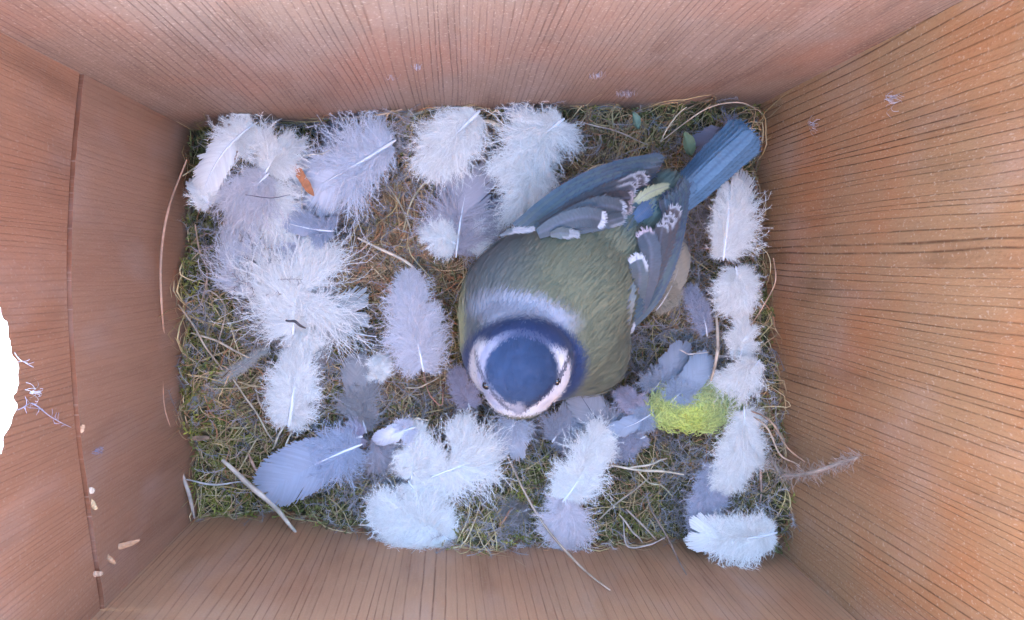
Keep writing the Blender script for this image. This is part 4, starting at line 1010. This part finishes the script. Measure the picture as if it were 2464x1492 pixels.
for k in range(7):
    tx, ty = [(1132, 488), (1120, 505), (1105, 530), (1085, 548), (1062, 560), (1042, 575), (1020, 600)][k]
    Rf.append((WP((835+4*k, 1310-22*k, 2.1+.03*k), (985-7*k, 1110-16*k, 2.4+.03*k), (1092-9*k, 800-6*k, 2.55+.03*k), (tx, ty, 2.3+.05*k)), .13, .16, c_prim(1, TEAL*1.05 if k % 2 else DB), dict(tipround=.05)))
for k, (tx, ty) in enumerate([(1085, 640), (1052, 690), (1040, 722), (1012, 745)]):
    Rf.append((WP((900-8*k, 1180-10*k, 2.7), (1010-12*k, 900+5*k, 2.9+.03*k), (tx, ty, 2.8+.05*k)), .16, .17, c_cres(SL*.95 if k % 2 else BRN*.9, PALE*1.05, .9, 1, .035, .87, brown=BRN), dict(tipround=.09)))
Rf.append((WP((880, 1240, 2.6), (935, 1040, 3.0), (945, 880, 3.15), (900, 775, 3.1)), .22, .21, c_cres(np.array([.072, .088, .11]), np.array([.44, .38, .42]), 1, 1, .055, .84), dict(tipround=.14)))
Rf.append((WP((850, 1270, 2.5), (875, 1120, 2.95), (885, 1010, 3.15), (860, 915, 3.2)), .19, .18, c_cres(np.array([.085, .108, .12]), PALE*1.2, 1, 1, .09, .65), dict(tipround=.18)))
Rf.append((WP((815, 1300, 2.4), (825, 1180, 2.8), (840, 1080, 3.0)), .10, .10, c_cres(np.array([.15, .165, .16]), TEAL, .5, 1, .05), dict(tipround=.3)))
Rf.append((WP((822, 1355, 2.3), (832, 1330, 2.4), (842, 1300, 2.5)), .05, .05, c_cres(PALE, PALE*1.3, 1, 1, .5), dict(tipround=.4)))
wing('lower wing folded along the side with pale crescent feather tips', Rf)
# rump and tail
tl = empty('tail', (0, 0, 0), None, None); tl.parent = bird
TB = np.array([.12, .215, .32])
def tail_c(k):
    def g(s, f):
        c = TB*(1.0+.10*f)*(1-.12*s)*(1.1 if k in (3, 4) else .92)
        return c if abs(f) < .95 else c*.72
    return g
order = [0, 7, 1, 6, 2, 5, 3, 4]
for n_, k in enumerate(order):
    f = (k-3.5)/3.5; zt = 1.35+.06*n_
    nx, ny = .70, .715          # across the tail
    L_end = 0 if abs(f) < .8 else -14
    pts = WP((1060+52*f*nx, 640+52*f*ny, zt), (1250+66*f*nx, 455+66*f*ny, zt+.05), (1498+84*f*nx+L_end, 218+84*f*ny-L_end, zt+.15))
    o = blade(pts, .17, .19, tail_c(k), name='tail_feather', parent=tl, tipround=.08, rach=(.05, .085, .15), cam=.08); fix(o, tl, OB)
for pts, a, c in ((WP((800, 760, 2.3), (870, 680, 2.5), (960, 600, 2.35)), .20, (.13, .20, .22)), (WP((850, 720, 2.3), (930, 650, 2.45), (1030, 570, 2.2)), .16, (.09, .16, .27)),
                  (WP((800, 700, 2.4), (850, 630, 2.55), (960, 560, 2.4)), .13, (.22, .25, .15)), (WP((840, 640, 2.5), (930, 570, 2.6), (1040, 528, 2.4)), .10, (.40, .43, .27))):
    o = blade(pts, a, a, lambda s, f, c=c: np.array(c)*(1-.15*abs(f)), name='rump_feather', parent=tl, tipround=.35); fix(o, tl, OB)
# bill and eyes
def bill():
    a = np.array(P(1246, 976, 3.1)); b = np.array(P(1241, 1007, 2.55)); K = 10; s = np.linspace(0, 1, K)
    mb = MB(); pts = a+(b-a)*s[:, None]; tubes(mb, pts[None], (.12*(1-s)**.7+.012)[None], np.tile(np.array([.20, .18, .19]), (1, 1)), 10)
    mb.build('bill', M_eye, bird, origin=OB)
bill()
def sphere(c, r, col, name, mat, parent, org):
    mb = MB(); V = []; q = []; nu, nv = 20, 12
    for j in range(nv+1):
        for i in range(nu):
            a = i/nu*6.28318; b = j/nv*math.pi
            V.append(np.array(c)+r*np.array([math.cos(a)*math.sin(b), math.sin(a)*math.sin(b), math.cos(b)]))
    for j in range(nv):
        for i in range(nu): q.append([j*nu+i, (j+1)*nu+i, (j+1)*nu+(i+1) % nu, j*nu+(i+1) % nu])
    mb.add(V, col, quads=q); return mb.build(name, mat, parent, origin=org)
for (u, v) in ((1172, 928), (1340, 918)):
    d = ray(u, v).normalized(); hit = bvh.ray_cast(CAM, d)
    if hit[0] is not None:
        sphere(np.array(hit[0])+np.array([0, 0, -.065]), .095, (.01, .01, .012), 'eye', M_eye, bird, OB)
print('bird verts', nv_, 'bc', bc, [tuple(round(x, 1) for x in c) for c in (cTL, cTR, cBR, cBL)], 'hole', hx, hy)
